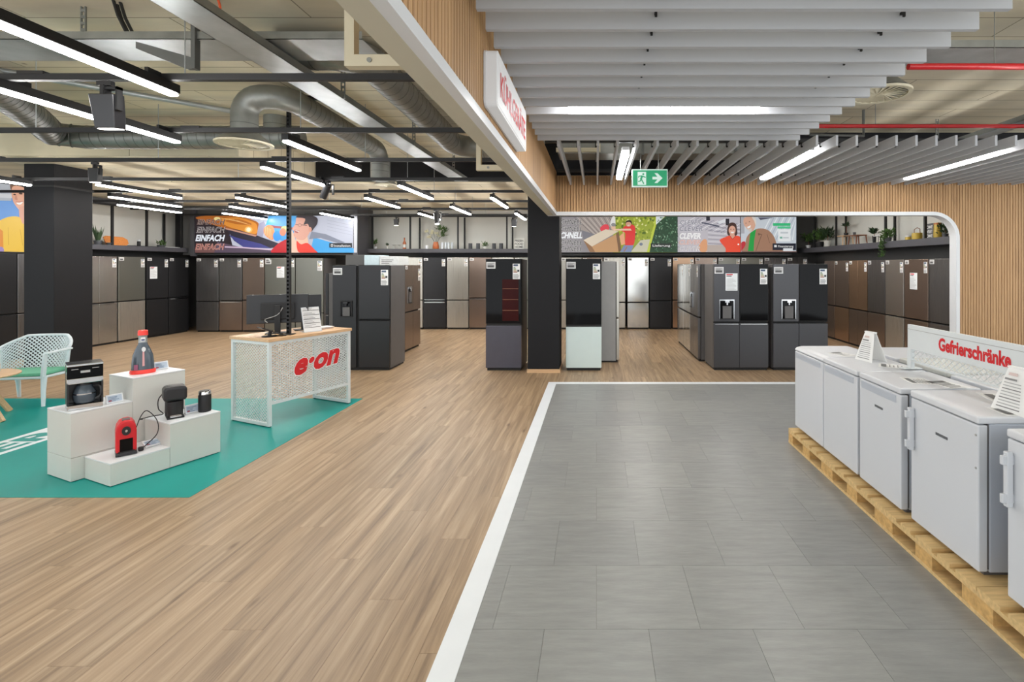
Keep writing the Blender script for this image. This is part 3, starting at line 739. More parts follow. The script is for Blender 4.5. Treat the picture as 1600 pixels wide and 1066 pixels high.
MB().tube([Vector((0.0 + 0.11*math.cos(a), 0, 0.02 + 0.14*math.sin(a))) for a in [R(40-10*i) for i in range(22)]], 0.008, 8).build('loop', M['orange_cable'], t, smooth=True)
t = thing('cable_bundle', 'black cable bundle dropping onto the wide cable tray at the top left', 'cable', at(193, 50, 3.7))
for i, dx in enumerate((0, 0.025, -0.03)):
    MB().tube([Vector((-0.09+dx - 0.02*i, 0.03*i, 0.36)), Vector((-0.08+dx, 0.03*i, 0.25)), Vector((-0.04+dx, 0.03*i, 0.12)), Vector((0.02+dx, 0.03*i, 0.0))], 0.011, 7).build('cable', M['cable'], t, smooth=True)
# column of black power pole is built with the counter
# --- exit sign
t = thing('exit_sign', 'green emergency exit sign with running figure and arrow hanging under the baffles', 'sign', (0.594, 5.5, 2.625))
MB().box(-0.2, 0.2, -0.02, 0.02, 0, 0.2).build('housing', M['white'], t, bevel=0.004)
for x in (-0.1, 0.1): MB().cyl((x, 0, 0.2), (x, 0, 1.12), 0.004, 6).build('suspension_rod', M['galv_dark'], t)
gr, wh = srgb(20,168,112), srgb(228,250,240)
p = Print().rect(-0.2,0.0,0.2,0.2, wh).rect(-0.186,0.014,0.192,0.188, gr)
p.rect(-0.135,0.025,-0.04,0.17, wh)
p.ell(-0.072,0.145,0.011,0.011, gr).line(-0.085,0.128,-0.098,0.085,0.022, gr).line(-0.088,0.125,-0.045,0.108,0.011, gr).line(-0.088,0.126,-0.12,0.122,0.01, gr).line(-0.12,0.124,-0.128,0.105,0.009, gr)
p.line(-0.094,0.09,-0.066,0.035,0.013, gr).line(-0.098,0.09,-0.104,0.066,0.012, gr).line(-0.104,0.068,-0.13,0.062,0.011, gr)
p.poly([(0.03,0.085),(0.085,0.085),(0.052,0.045),(0.085,0.045),(0.142,0.1),(0.085,0.155),(0.052,0.155),(0.085,0.115),(0.03,0.115)], wh)
link('pictogram', p.mesh('pictogram', lambda u, v, k: (u, -0.021-k, v), print_mat('backlit_exit_print', 0.5)), t)
# --- light box sign on the fascia
t = thing('light_box_sign', 'white illuminated box sign with red lettering on the wooden fascia', 'sign', (-0.595, 3.13, 2.745))
def rrect(a, b_, r, n=5):
    pts = []
    for cx, cy, s0 in ((a-r, b_-r, 0), (-a+r, b_-r, 90), (-a+r, -b_+r, 180), (a-r, -b_+r, 270)):
        for i in range(n+1): pts.append((cx + r*math.cos(R(s0+90*i/n)), cy + r*math.sin(R(s0+90*i/n))))
    return pts
MB().prism(rrect(0.545, 0.152, 0.035), 'x', 0, 0.012).build('back_plate', M['white'], t)
MB().prism(rrect(0.542, 0.15, 0.035), 'x', 0.012, 0.069).build('acrylic_body', M['signlit'], t)
MB().prism(rrect(0.528, 0.136, 0.022), 'x', 0.0685, 0.071).build('face_plate', M['signlit'], t)
p = Print().text('KÜHLGERÄTE', 0, 0, 0.135, srgb(206,20,34), width=0.92, bold=0.02, down=False)
link('lettering', p.mesh('lettering', lambda u, v, k: (0.0740+k, -0.46+u, -0.075+v), M['print']), t)
# ================================================================== appliances
def facing(u, v, k): return (u, -0.0012-k, v)
DK, MD, LT, RD = G(50), G(120), G(236), srgb(205,30,40)
def lines(p, x0, x1, y0, y1, n, col, jit=0.35, th=0.45):
    dy = (y1-y0)/n
    for i in range(n): p.rect(x0, y0+i*dy, x1-(x1-x0)*random.random()*jit, y0+i*dy+dy*th, col)
p = Print().rect(-0.055,-0.07,0.055,0.0, LT).rect(-0.048,-0.064,0.048,-0.006, G(206)); lines(p, -0.04, 0.03, -0.03, -0.012, 2, G(110)); p.rect(-0.04,-0.058,0.03,-0.036, G(70))
TAG_ME = p.mesh('price_tag', facing, M['print'])
p = Print().rect(-0.075,-0.11,0.075,0.0, LT).rect(-0.066,-0.1,0.066,-0.01, G(186)); p.rect(-0.055,-0.09,0.05,-0.055, G(80)); lines(p, -0.055, 0.05, -0.045, -0.018, 2, G(110))
TAG_BIG_ME = p.mesh('price_display', facing, M['print'])
p = Print().rect(-0.045,-0.19,0.045,0.0, G(238)); p.rect(-0.036,-0.03,0.02,-0.008, srgb(60,80,110))
for i, c in enumerate([srgb(60,110,70), srgb(110,130,70), srgb(150,150,80), srgb(150,120,60), srgb(150,80,50)]): p.rect(-0.036, -0.052-i*0.014, -0.012+i*0.006, -0.043-i*0.014, c)
p.rect(0.012,-0.1,0.036,-0.075, G(40)); lines(p, -0.036, 0.036, -0.18, -0.125, 4, G(130))
ENERGY_ME = p.mesh('energy_label', facing, M['print'])
p = Print().rect(-0.1,-0.29,0.1,0.0, srgb(232,236,238)); p.rect(-0.085,-0.03,0.02,-0.012, RD).rect(-0.085,-0.055,0.0,-0.04, G(90)); lines(p, -0.085, 0.085, -0.27, -0.075, 9, G(182), 0.5, 0.3)
SHEET_ME = p.mesh('info_sheet', facing, M['print'])

def dispenser(parent, x, z, w=0.2, h=0.3, bright=False):
    d = MB().box(x-w/2, x+w/2, -0.006, 0.0, z-h/2, z+h/2).build('dispenser', M['black_gloss'], parent, bevel=0.003)
    MB().box(x-w/2, x-w/2+0.012, -0.012, -0.005, z-h/2, z+h/2).box(x+w/2-0.012, x+w/2, -0.012, -0.005, z-h/2, z+h/2).box(x-w/2, x+w/2, -0.014, -0.005, z+h/2-0.02, z+h/2).build('surround', M['chrome'] if bright else M['gasket'], d)
    MB().cyl((x, -0.03, z+h/2-0.05), (x, -0.03, z+h/2-0.09), 0.014, 12).box(x-0.035, x+0.035, -0.045, -0.005, z+h/2-0.05, z+h/2-0.02).build('spout', M['chrome'] if bright else M['black_plastic'], d)
    MB().box(x-w*0.28, x+w*0.3, -0.02, -0.006, z-h/2+0.015, z+h/2-0.11).build('paddle', M['side_grey'], d)
    MB().box(x-w*0.45, x+w*0.45, -0.03, -0.006, z-h/2, z-h/2+0.012).build('drip_tray', M['gasket'], d)
    return d

def fridge(label, x, y, rz, w, h, fin, style='combi', split=0.85, d=0.64, side='side_grey', tags='pe', handle=None, fin2=None, disp=None, sheet=None, glass=None, group=None, upper_split=0.5):
    t = thing('refrigerator', label, 'refrigerator', (x, y, 0), rz, group)
    a = w/2; g = 0.004
    MB().box(-a+0.002, a-0.002, 0.062, d, 0.03, h-0.004).build('body', M[side], t, bevel=0.004)
    MB().box(-a+0.02, a-0.02, 0.03, d-0.02, 0.0, 0.05).build('plinth', M['gasket'], t)
    MB().box(-a+0.008, a-0.008, 0.05, 0.063, 0.05, h-0.01).build('gasket', M['gasket'], t)
    fin2 = fin2 or fin
    def door(x0, x1, z0, z1, m, nm='door'):
        return MB().box(x0+g/2, x1-g/2, 0.0, 0.052, z0, z1).build(nm, M[m], t, bevel=0.007, segs=3)
    gap = 0.014
    up = []
    if style == 'combi':
        lo = door(-a, a, 0.045, split-gap, fin2); u = door(-a, a, split+gap, h, fin); up = [u, u]
        lows = [lo]
    elif style == 'insta':
        lo = door(-a, a, 0.045, split-0.03, fin2); u = door(-a, a, split, h, 'gasket'); up = [u, u]; lows = [lo]
        gl = MB().box(-a+0.012, a-0.012, -0.006, 0.001, split+0.012, h-0.012).build('glass_panel', M['black_gloss'], u, bevel=0.003)
        MB().box(-a+0.012, a-0.012, 0.004, 0.05, split-0.028, split-0.004).build('handle_groove', M['black'], t)
    elif style == 'quad':
        xm = -a + w*upper_split
        l1 = door(-a, xm, 0.045, split-gap, fin2); l2 = door(xm, a, 0.045, split-gap, fin2)
        u1 = door(-a, xm, split+gap, h, fin); u2 = door(xm, a, split+gap, h, 'gasket' if glass else fin); up = [u1, u2]; lows = [l1, l2]
        if glass: MB().box(xm+0.012, a-0.01, -0.006, 0.001, split+0.03, h-0.01).build('glass_panel', M['black_gloss'], u2, bevel=0.003)
    elif style == 'side':   # full height left door, split right side
        xm = -a + w*upper_split
        u1 = door(-a, xm-0.02, 0.045, h, fin); l2 = door(xm+0.02, a, 0.045, split-gap, fin2); u2 = door(xm+0.02, a, split+gap, h, fin); up = [u1, u2]; lows = [l2]
        MB().box(xm-0.02, xm+0.02, 0.03, 0.055, 0.05, h-0.01).build('handle_groove', M['gasket'], t)
    if handle == 'bar':
        for dd in lows[:1]:
            MB().box(-a+0.03, a-0.03, -0.006, 0.004, split-gap-0.03, split-gap-0.004).build('handle', M['chrome'], dd)
    elif handle == 'double':
        MB().box(-a+0.03, a-0.03, -0.006, 0.004, split-gap-0.04, split-gap-0.01).build('handle', M['chrome'], lows[0])
        MB().box(-a+0.03, a-0.03, -0.006, 0.004, split+gap+0.006, split+gap+0.026).build('handle', M['chrome'], up[0])
    elif handle == 'quadbar':
        for dd, (p0, p1) in zip(lows, ((-a, xm), (xm, a))):
            MB().box(p0+0.02, p1-0.02, -0.008, 0.004, split-gap-0.022, split-gap-0.004).build('handle', M['chrome'], dd)
    if disp: dispenser(up[0], *disp)
    fz = -0.0065 if style == 'insta' or glass else 0
    if 'p' in tags: link('price_tag', TAG_ME, up[0], loc=(-a+0.075, 0, h-0.015))
    if 'P' in tags: link('price_display', TAG_BIG_ME, up[0], loc=(-a+0.09, -0.007 if style == 'insta' else 0, h-0.05))
    if 'e' in tags: link('energy_label', ENERGY_ME, up[1], loc=(a-0.065, fz, h-0.05))
    if 'E' in tags:
        o = link('energy_label', ENERGY_ME, up[1], loc=(a-0.085, fz, h-0.08)); o.scale = (1.35, 1, 1.35)
    if sheet: link('info_sheet', SHEET_ME, up[0], loc=(sheet[0], 0, sheet[1]))
    return t

X_ = lambda px, Y: (px-932)/767*Y
# ---- left wall row, fronts facing the hall
XL = -10.8; q = R(90)
fridge('dark refrigerator under the woman poster at the left frame edge', XL, 8.72, q, 0.86, 1.97, 'black_steel', tags='p')
fridge('narrow dark refrigerator half hidden by the left side of the wide column', XL, 9.46, q, 0.60, 1.97, 'dark_steel', tags='')
fridge('polished four door refrigerator right beside the wide black column', XL, 10.66, q, 0.80, 1.95, 'steel', 'quad', 0.93, tags='pe', handle='quadbar')
fridge('tall steel fridge freezer with bronze sheen, second right of the wide column', XL, 11.42, q, 0.66, 1.95, 'olive', 'combi', 0.93, fin2='silver')
fridge('black fridge freezer with an info sheet, third right of the wide column', XL, 12.09, q, 0.60, 1.95, 'black_steel', 'combi', 0.93, sheet=(-0.12, 1.72))
fridge('black fridge freezer in the left wall corner, fourth right of the wide column', XL, 12.71, q, 0.60, 1.95, 'black_steel', 'combi', 0.93, handle='bar')
# ---- back row under the left screen
YB = 12.9
def back(x0, x1, Y, label, fin, **k):
    return fridge(label, (X_(x0, Y)+X_(x1, Y))/2, Y, 0, X_(x1, Y)-X_(x0, Y)-0.01, k.pop('h', 1.95), fin, **k)
back(306, 341.5, YB, 'dark grey steel fridge freezer at the left end of the row under the left screen', 'dark_steel', split=0.8)
back(342, 378, YB, 'dark polished fridge freezer, second under the left screen', 'dark_steel', split=0.82, handle='bar', fin2='bronze')
back(378.5, 413, YB, 'bronze fridge freezer, third under the left screen', 'bronze', split=0.84)
back(413.5, 461, YB, 'grey upright fridge with an info sheet directly behind the cable pole', 'olive', split=0.5, tags='pPe', sheet=(0.02, 1.72))
back(461.5, 505, YB, 'grey upright fridge right of the cable pole behind the counter', 'olive', split=0.5, tags='E')
# ---- back row under the mid shelf
YC = 13.46
back(630, 660.5, YC, 'silver fridge freezer with pale side at the left end of the mid shelf row', 'silver', split=0.8, h=1.97, side='side_silver')
back(661, 697, YC, 'black fridge freezer with two chrome bars under the orange vase', 'black_steel', split=0.78, h=1.97, handle='double')
back(698, 732, YC, 'silver fridge freezer under the dark tumblers', 'silver', split=0.8, h=1.97, fin2='silver')
back(732.5, 768, YC, 'brown fridge freezer with a chrome bar left of the black glass fridge', 'bronze', split=0.86, h=1.97, handle='bar')
back(768.5, 803, YC, 'pale silver fridge freezer seen above the black glass fridge', 'silver', split=0.8, h=1.97)
back(803.5, 840, YC, 'grey fridge freezer behind the fascia column', 'olive', split=0.8, h=1.97)
back(876, 909, YC, 'silver fridge freezer seen above the black and white fridge', 'silver', split=0.8, h=1.97)
back(909.5, 942, YC, 'bronze fridge freezer behind the black and white fridge', 'bronze', split=0.8, h=1.97)
back(943, 977.5, YC, 'light grey fridge freezer behind the silver fridge seen side on', 'silver', split=0.74, h=1.97)
back(980, 1014, YC, 'shiny polished steel fridge freezer under the delivery screen', 'mirror', split=0.74, h=1.97)
back(1015, 1050, YC, 'plain dark fridge freezer under the hedge part of the delivery screen', 'black_steel', split=0.78, h=1.97)
back(1051, 1085, YC, 'copper fridge freezer at the back behind the glossy row', 'copper', split=0.8, h=1.97)
back(1086, 1121, YC, 'brown fridge freezer at the back above the dispenser fridge', 'bronze', split=0.8, h=1.97)
back(1122, 1157, YC, 'grey green fridge freezer under the smiling woman screen', 'olive', split=0.8, h=1.97)
back(1158, 1193, YC, 'grey green fridge freezer under the man in the brown jacket', 'olive', split=0.8, h=1.97)
back(1194, 1229, YC, 'dark grey fridge freezer under the right end of the screens', 'dark_steel', split=0.8, h=1.97)
back(1230, 1262, YC, 'dark grey fridge freezer in the right back corner', 'dark_steel', split=0.8, h=1.97)
# ---- island left of the fascia column
fridge('black side by side fridge with dispenser behind the white mesh counter', -3.925, 8.18, 0, 0.955, 1.757, 'black_steel', 'side', 0.84, d=0.66, tags='PE', disp=(-0.24, 1.03, 0.2, 0.27), upper_split=0.44)
fridge('low black fridge behind the left edge of the black side by side fridge', -4.92, 9.22, R(-90), 0.62, 1.61, 'black_steel', tags='', d=0.40)
fridge('dark refrigerator hidden behind the black side by side fridge, facing right', -3.84, 9.42, q, 0.80, 1.76, 'dark_steel', 'quad', 0.8, tags='')
fridge('bronze four door refrigerator with dispenser in the island, facing right', -3.84, 10.28, q, 0.86, 1.76, 'bronze', 'quad', 0.8, tags='pE', disp=(-0.2, 1.15, 0.2, 0.34, True))
t = fridge('pale refrigerator in the island behind the bronze one, facing left', -5.12, 10.1, R(-90), 0.9, 1.76, 'silver', 'combi', 0.8, tags='', d=0.60)
for l, x0, x1, y0, y1, z, h, m in [
  ('pale blue foam block on top of the island fridges', X_(569, 10.0), X_(592, 10.0), 10.0, 10.5, 1.758, 0.19, 'carton_blue'),
  ('speckled white carton on top of the island fridges', X_(593, 10.0), X_(624, 10.0), 10.0, 10.5, 1.758, 0.17, 'carton'),
  ('grey flat carton at the left on top of the island fridges', X_(538, 10.0), X_(568, 10.0), 10.05, 10.5, 1.758, 0.2, 'dark_wall')]:
    t = thing('carton', l, 'carton', ((x0+x1)/2, (y0+y1)/2, z)); a, c = (x1-x0)/2, (y1-y0)/2
    MB().box(-a, a, -c, c, 0, h).build('box', M[m], t, bevel=0.006)
    MB().box(-a*0.98, a*0.98, -c*0.98, c*0.98, h, h+0.012).build('lid_flap', M[m], t, bevel=0.003)
    if m == 'carton':
        pp = Print(); lines(pp, -a*0.8, a*0.7, 0.03, h*0.8, 3, G(120), 0.5, 0.4); link('print', pp.mesh('print', lambda u, v, k: (u, -c-0.002-k, v), M['print']), t)
# ---- two glass front fridges either side of the column
t = fridge('black glass fridge with slate lower door left of the fascia column', (X_(758.7,8.16)+X_(815,8.16))/2, 8.16, 0, 0.597, 1.86, 'gasket', 'insta', 0.78, d=0.68, fin2='navy', side='black', tags='PE')
MB().box(-0.02, 0.25, -0.0085, -0.006, 0.83, 1.52).build('red_shelf_view', M['wine'], t)  # flat dark red panel drawing the interior on the glass
for z in (1.0, 1.18, 1.36): MB().box(-0.015, 0.245, -0.0105, -0.008, z, z+0.008).build('glass_shelf', M['walnut'], t)
t = fridge('black glass fridge with white lower door right of the fascia column', (X_(884,8.16)+X_(940,8.16))/2, 8.16, 0, 0.597, 1.86, 'gasket', 'insta', 0.76, d=0.68, fin2='mintglass', side='black', tags='PE')
fridge('silver fridge seen side on behind the black and white fridge', 0.41, 9.18, q, 0.64, 1.83, 'silver', 'combi', 0.8, side='side_silver', tags='')
# ---- right island
fridge('anthracite four door fridge with dispenser and glass door, left of the pair near the freezers', (1.952+2.869)/2, 8.18, 0, 0.915, 1.775, 'anthracite', 'quad', 0.8, d=0.70, tags='PE', disp=(-0.24, 1.02, 0.25, 0.33, True), sheet=(-0.16, 1.62), glass=True, handle='quadbar', fin2='anthracite', upper_split=0.47)
fridge('anthracite four door fridge with dispenser and glass door, directly behind the first freezer', (2.943+3.86)/2, 8.18, 0, 0.915, 1.775, 'anthracite', 'quad', 0.8, d=0.70, tags='PE', disp=(-0.2, 1.02, 0.24, 0.33, True), glass=True, fin2='anthracite', upper_split=0.47)
fridge('glossy dark four door fridge with dispenser facing left, nearest of three', 1.85, 9.33, R(-90), 0.76, 1.78, 'dark_steel', 'quad', 0.8, tags='pe', disp=(-0.18, 1.1, 0.2, 0.3, True))
fridge('polished four door fridge facing left, middle of three', 1.85, 10.10, R(-90), 0.74, 1.78, 'mirror', 'quad', 0.8, tags='e')
fridge('polished four door fridge facing left, farthest of three', 1.85, 10.86, R(-90), 0.74, 1.78, 'mirror', 'quad', 0.8, tags='e')
# ---- right wall row
YR = [12.06, 11.55, 10.9, 10.15, 9.53, 8.94, 8.28, 7.62]
RL = [('farthest brown fridge freezer of the right wall row', 'bronze', 'bronze', 'combi', ''), ('bronze fridge freezer with a dark display, second from the back of the right wall row', 'bronze', 'copper', 'combi', 'pe'),
      ('copper sheen four door fridge of the right wall row, left of the ivy', 'copper', 'bronze', 'quad', 'pe'), ('dark fridge freezer directly under the hanging ivy', 'dark_steel', 'bronze', 'combi', 'pe'),
      ('grey fridge freezer behind the price tent on the freezers', 'steel', 'silver', 'combi', 'pe'), ('brown fridge freezer with an info sheet, second from the oak wall', 'bronze', 'bronze', 'combi', 'pe'),
      ('dark grey fridge freezer beside the white portal edge', 'dark_steel', 'dark_steel', 'combi', 'pe')]
for i, (l, f1, f2, st, tg) in enumerate(RL):
    y1, y0 = YR[i], YR[i+1]
    fridge(l, 5.6, (y0+y1)/2, R(-90), y1-y0-0.02, 1.86, f1, st, 0.8, fin2=f2, tags=tg, sheet=(-0.06, 1.62) if i == 5 else None)
# ================================================================== pallets and freezers
def pallet(label, y1):
    t = thing('euro_pallet', label, 'pallet', (1.9, y1-0.8, 0), 0, 'wooden pallets under the freezers')
    for y0, w in ((0,0.10),(0.3275,0.145),(0.70,0.10)):
        link('bottom_board', MB().box(0, 1.2, y0, y0+w, 0, 0.022).mesh('bottom_board', M['pine']), t)
        for x0 in (0, 0.5275, 1.055): link('block', MB().box(x0+0.002, x0+0.143, y0, y0+w, 0.022, 0.1).mesh('block', M['chip']), t)
    MB().box(0.0, 0.1, 0.1, 0.3275, 0, 0.02).build('end_board', M['pine'], t); MB().box(0.0, 0.1, 0.4725, 0.70, 0, 0.02).build('end_board', M['pine'], t)
    for x0 in (0, 0.5275, 1.055): link('stringer_board', MB().box(x0, x0+0.145, 0, 0.8, 0.1, 0.122).mesh('stringer_board', M['pine']), t)
    for y0, w in ((0,0.145),(0.185,0.1),(0.3275,0.145),(0.515,0.1),(0.655,0.145)):
        link('deck_board', MB().box(0, 1.2, y0+0.002, y0+w-0.002, 0.122, 0.144).mesh('deck_board', M['pine']), t)
for i, l in enumerate(['wooden euro pallet under the farthest freezer', 'wooden euro pallet under the second and third freezer', 'wooden euro pallet under the freezer with the open handle gap', 'wooden euro pallet at the right frame edge', 'wooden euro pallet beside the camera beyond the right frame edge']):
    pallet(l, 4.857 - 0.801*i)

def freezer(label, x, y, rz, w, h, d=0.52, topfin='freezer_top', handle='recess', badge=True, round_top=False, hinge=False):
    """front face at local y=0, base on the pallet"""
    t = thing('compact_freezer', label, 'freezer', (x, y, 0.144), rz)
    a = w/2; T = 0.04
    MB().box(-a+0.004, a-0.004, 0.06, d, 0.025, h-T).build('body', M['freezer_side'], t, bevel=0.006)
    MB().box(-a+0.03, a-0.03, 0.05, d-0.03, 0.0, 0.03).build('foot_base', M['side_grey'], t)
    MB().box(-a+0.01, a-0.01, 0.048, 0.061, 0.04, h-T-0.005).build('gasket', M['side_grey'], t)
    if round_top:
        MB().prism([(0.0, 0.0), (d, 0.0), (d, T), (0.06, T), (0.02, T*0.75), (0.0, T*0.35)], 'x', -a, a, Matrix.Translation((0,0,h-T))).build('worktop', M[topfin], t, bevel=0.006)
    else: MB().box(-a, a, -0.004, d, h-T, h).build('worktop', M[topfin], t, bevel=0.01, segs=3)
    dr = MB().box(-a+0.002, a-0.002, 0.0, 0.05, 0.03, h-T-0.006).build('door', M['freezer'], t, bevel=0.008, segs=3)
    if handle == 'recess':
        MB().prism([(-0.004, 0), (0.0, -0.05), (0.01, -0.05), (0.01, 0.0)], 'x', -a+0.03, a-0.05, Matrix.Translation((0,0,h-T-0.02))).build('grip_strip', M['freezer_side'], dr)
    elif handle == 'bar':
        hx = -a + 0.03
        MB().box(hx-0.010, hx+0.016, -0.036, -0.006, h-0.36, h-0.10).build('handle', M['freezer'], dr, bevel=0.005)
        for z in (h-0.14, h-0.32): MB().box(hx-0.006, hx+0.013, -0.056, 0.0, z-0.022, z+0.022).build('handle_mount', M['freezer'], dr, bevel=0.004)
    if badge: MB().box(-0.045, 0.05, -0.0025, 0.0, h-0.20, h-0.185).build('badge', M['badge'], dr)
    if hinge:
        for z in (h-0.1, h-0.27): MB().cyl((a-0.018, -0.003, z), (a-0.018, 0, z), 0.006, 10).build('screw_cap', M['side_silver'], dr)
    return t
q = R(-90)
freezer('white freezer with rounded worktop at the far end of the pallet row', 1.96, 4.55, q, 0.60, 0.812, round_top=True, handle='recess', badge=False)
freezer('plain white freezer with a keyhole, second from the far end', 1.96, 3.965, q, 0.55, 0.812, badge=False)
freezer('white freezer with badge and recessed grip, third from the far end', 1.96, 3.41, q, 0.50, 0.815)
freezer('white freezer with badge and bar handle in the foreground', 1.96, 2.79, q, 0.545, 0.83, handle='bar', hinge=True)
freezer('white freezer with bar handle cut by the right frame edge', 1.96, 2.07, q, 0.55, 0.83, handle='bar')
for i, (y, tf, l) in enumerate([(4.55,'freezer_top','white freezer in the rear row facing away, farthest'), (3.93,'shelf_back','pale topped freezer in the rear row facing away, second from the far end'), (3.32,'freezer_top','white freezer in the rear row behind the lettered sign'), (2.70,'freezer_top','white freezer in the rear row facing away, behind the foreground freezer'), (2.07,'freezer_top','white freezer in the rear row nearest the camera')]):
    freezer(l, 3.16, y, R(90), 0.58, 0.80 + 0.012*(i % 2), 0.56, tf, badge=False)

# lettered sign standing on the freezers
sg = thing('lettered_sign', 'white mesh sign with red lettering standing on the freezers', 'sign', (2.40, 3.77, 0.965))
LEN = 1.28; H = 0.335
MB().box(-0.012, 0.012, -LEN, 0, 0.15, H).build('panel', M['mesh_white'], sg, bevel=0.003)
for y in (-0.045, -LEN): MB().box(-0.014, 0.014, y, y+0.045, 0.0, 0.15).build('leg', M['mesh_white'], sg)
for y in (-0.055, -LEN-0.01): MB().box(-0.07, 0.07, y, y+0.065, 0, 0.006).build('foot_plate', M['mesh_white'], sg)
MB().box(-0.012, 0.012, -LEN, 0, 0.055, 0.067).build('lower_rail', M['mesh_white'], sg)
MB().box(-0.014, -0.0125, -LEN, 0, H-0.035, H-0.032).build('panel_seam', M['side_silver'], sg)
def lattice(w, h, px_, pz, bw, th, axis='x'):
    """expanded metal: diagonal bars clipped to a w x h rectangle from (0,0)"""
    m = MB(); s = pz/px_
    for sg_ in (1, -1):
        k = -int(h/pz)-2
        while k*px_ < w + h/s:
            # line z = sg*s*(u - u0)
            u0 = k*px_
            za, zb_ = (0, h) if sg_ > 0 else (h, 0)
            # param z from 0..h
            def uz(z): return u0 + z/s if sg_ > 0 else u0 + (h-z)/s
            z0, z1 = 0.0, h
            if uz(0) > uz(h): pass
            ua, ub = uz(0), uz(h)
            pts = [(ua, 0.0), (ub, h)]
            # clip in u
            def clip(p, q_):
                (u1, a1), (u2, a2) = p, q_
                if u1 > u2: u1, a1, u2, a2 = u2, a2, u1, a1
                if u2 <= 0 or u1 >= w: return None
                if u1 < 0: a1 += (a2-a1)*(0-u1)/(u2-u1); u1 = 0
                if u2 > w: a2 = a1 + (a2-a1)*(w-u1)/(u2-u1); u2 = w
                return (u1, a1), (u2, a2)
            c_ = clip(*pts)
            if c_ and abs(c_[0][0]-c_[1][0]) > 0.004:
                (u1, a1), (u2, a2) = c_
                if axis == 'x': m.bar((u1, 0, a1), (u2, 0, a2), th, bw, (0,0,1))
                else: m.bar((0, u1, a1), (0, u2, a2), th, bw, (0,0,1))
            k += 1
    return m
lm = lattice(LEN, 0.083, 0.05, 0.04, 0.004, 0.004, 'y'); lm.v = [(v[0], v[1]-LEN, v[2]+0.067) for v in lm.v]
lm.build('mesh_infill', M['mesh_white'], sg)
p = Print().text('Gefrierschränke', 0, 0, 0.085, srgb(208,28,36), width=0.60, bold=0.04, down=False)
link('lettering', p.mesh('lettering', lambda u, v, k: (-0.0135-k, -0.345-u, 0.197+v), M['print']), sg)

def price_tent(label, loc, rz, w0=0.16, w1=0.075, h=0.22):
    t = thing('price_tent', label, 'price sign', loc, rz)
    for sgn in (-1, 1):
        MB().add([(-w0/2, sgn*0.07, 0), (w0/2, sgn*0.07, 0), (w1/2, sgn*0.006, h), (-w1/2, sgn*0.006, h), (-w0/2, sgn*0.07+0.004*sgn, 0), (w0/2, sgn*0.07+0.004*sgn, 0), (w1/2, sgn*0.010, h), (-w1/2, sgn*0.010, h)],
            [(0,1,2,3),(7,6,5,4),(0,4,5,1),(1,5,6,2),(2,6,7,3),(3,7,4,0)]).build('sheet', M['paper'], t)
        pp = Print()
        def line_(z0, z1, c, f0=-0.75, f1=0.7):
            ww = lambda z: (w0 + (w1-w0)*z/h)/2
            pp.poly([(ww(z0)*f0, z0), (ww(z0)*f1, z0), (ww(z1)*f1, z1), (ww(z1)*f0, z1)], c)
        for i in range(9): line_(0.02+i*0.016, 0.025+i*0.016, G(170) if i % 3 else G(110))
        line_(0.165, 0.175, G(120), -0.8, 0.3); line_(0.19, 0.205, srgb(205,185,180), -0.6, 0.3)
        yy = lambda z: 0.07 + (0.006-0.07)*z/h
        link('print', pp.mesh('print', (lambda s_: (lambda u, v, k: (u, s_*(yy(v)+0.0055+k), v)))(sgn), M['print']), t)
    MB().box(-w1/2-0.006, w1/2+0.006, -0.012, 0.012, h-0.004, h+0.006).build('ridge', M['paper'], t)
    return t
price_tent('white tent shaped price sign on the second freezer', (2.29, 4.10, 0.957), R(-78), 0.19, 0.10, 0.235)
price_tent('white tent shaped price sign at the right frame edge on the foreground freezer', (2.24, 2.60, 0.974), R(-84), 0.19, 0.10, 0.23)
def leaflet(label, x, y, z, rz, w=0.15, d=0.21, cols=(G(236), G(150))):
    t = thing('leaflet', label, 'leaflet', (x, y, z), rz)
    MB().box(-w/2, w/2, -d/2, d/2, 0, 0.0015).build('sheet', M['paper'], t)
    pp = Print()
    for i in range(5): pp.rect(-w*0.4, -d*0.4+i*d*0.13, w*(0.1+0.3*random.random()), -d*0.4+i*d*0.13+d*0.04, cols[1])
    pp.rect(-w*0.4, d*0.25, w*0.3, d*0.42, G(100)); link('print', pp.mesh('print', lambda u, v, k: (u, v, 0.002+k), M['print']), t)
leaflet('grey leaflet lying on the farthest freezer', 2.2, 4.38, 0.9565, R(20))
leaflet('printed leaflet lying on the second freezer', 2.34, 3.86, 0.9565, R(60), cols=(G(236), G(130)))
leaflet('pale leaflet lying on the freezer with badge', 2.2, 3.36, 0.9595, R(80), 0.2, 0.15)
leaflet('leaflet under the lettered sign on the third freezer', 2.33, 3.26, 0.9595, R(10), 0.15, 0.2, (G(230), G(90)))
leaflet('clear brochure with green print on the foreground freezer', 2.42, 2.86, 0.9745, R(75), 0.2, 0.28, (G(230), srgb(70,110,80)))
leaflet('leaflet with orange print on the front edge of the foreground freezer', 2.22, 2.60, 0.9745, R(88), 0.14, 0.2, (G(240), srgb(225,150,110)))
MB()
# ================================================================== counter
cu = thing('mesh_counter', 'white mesh reception counter with oak top and red logo', 'counter', (-3.525, 5.28, 0), R(66.8))
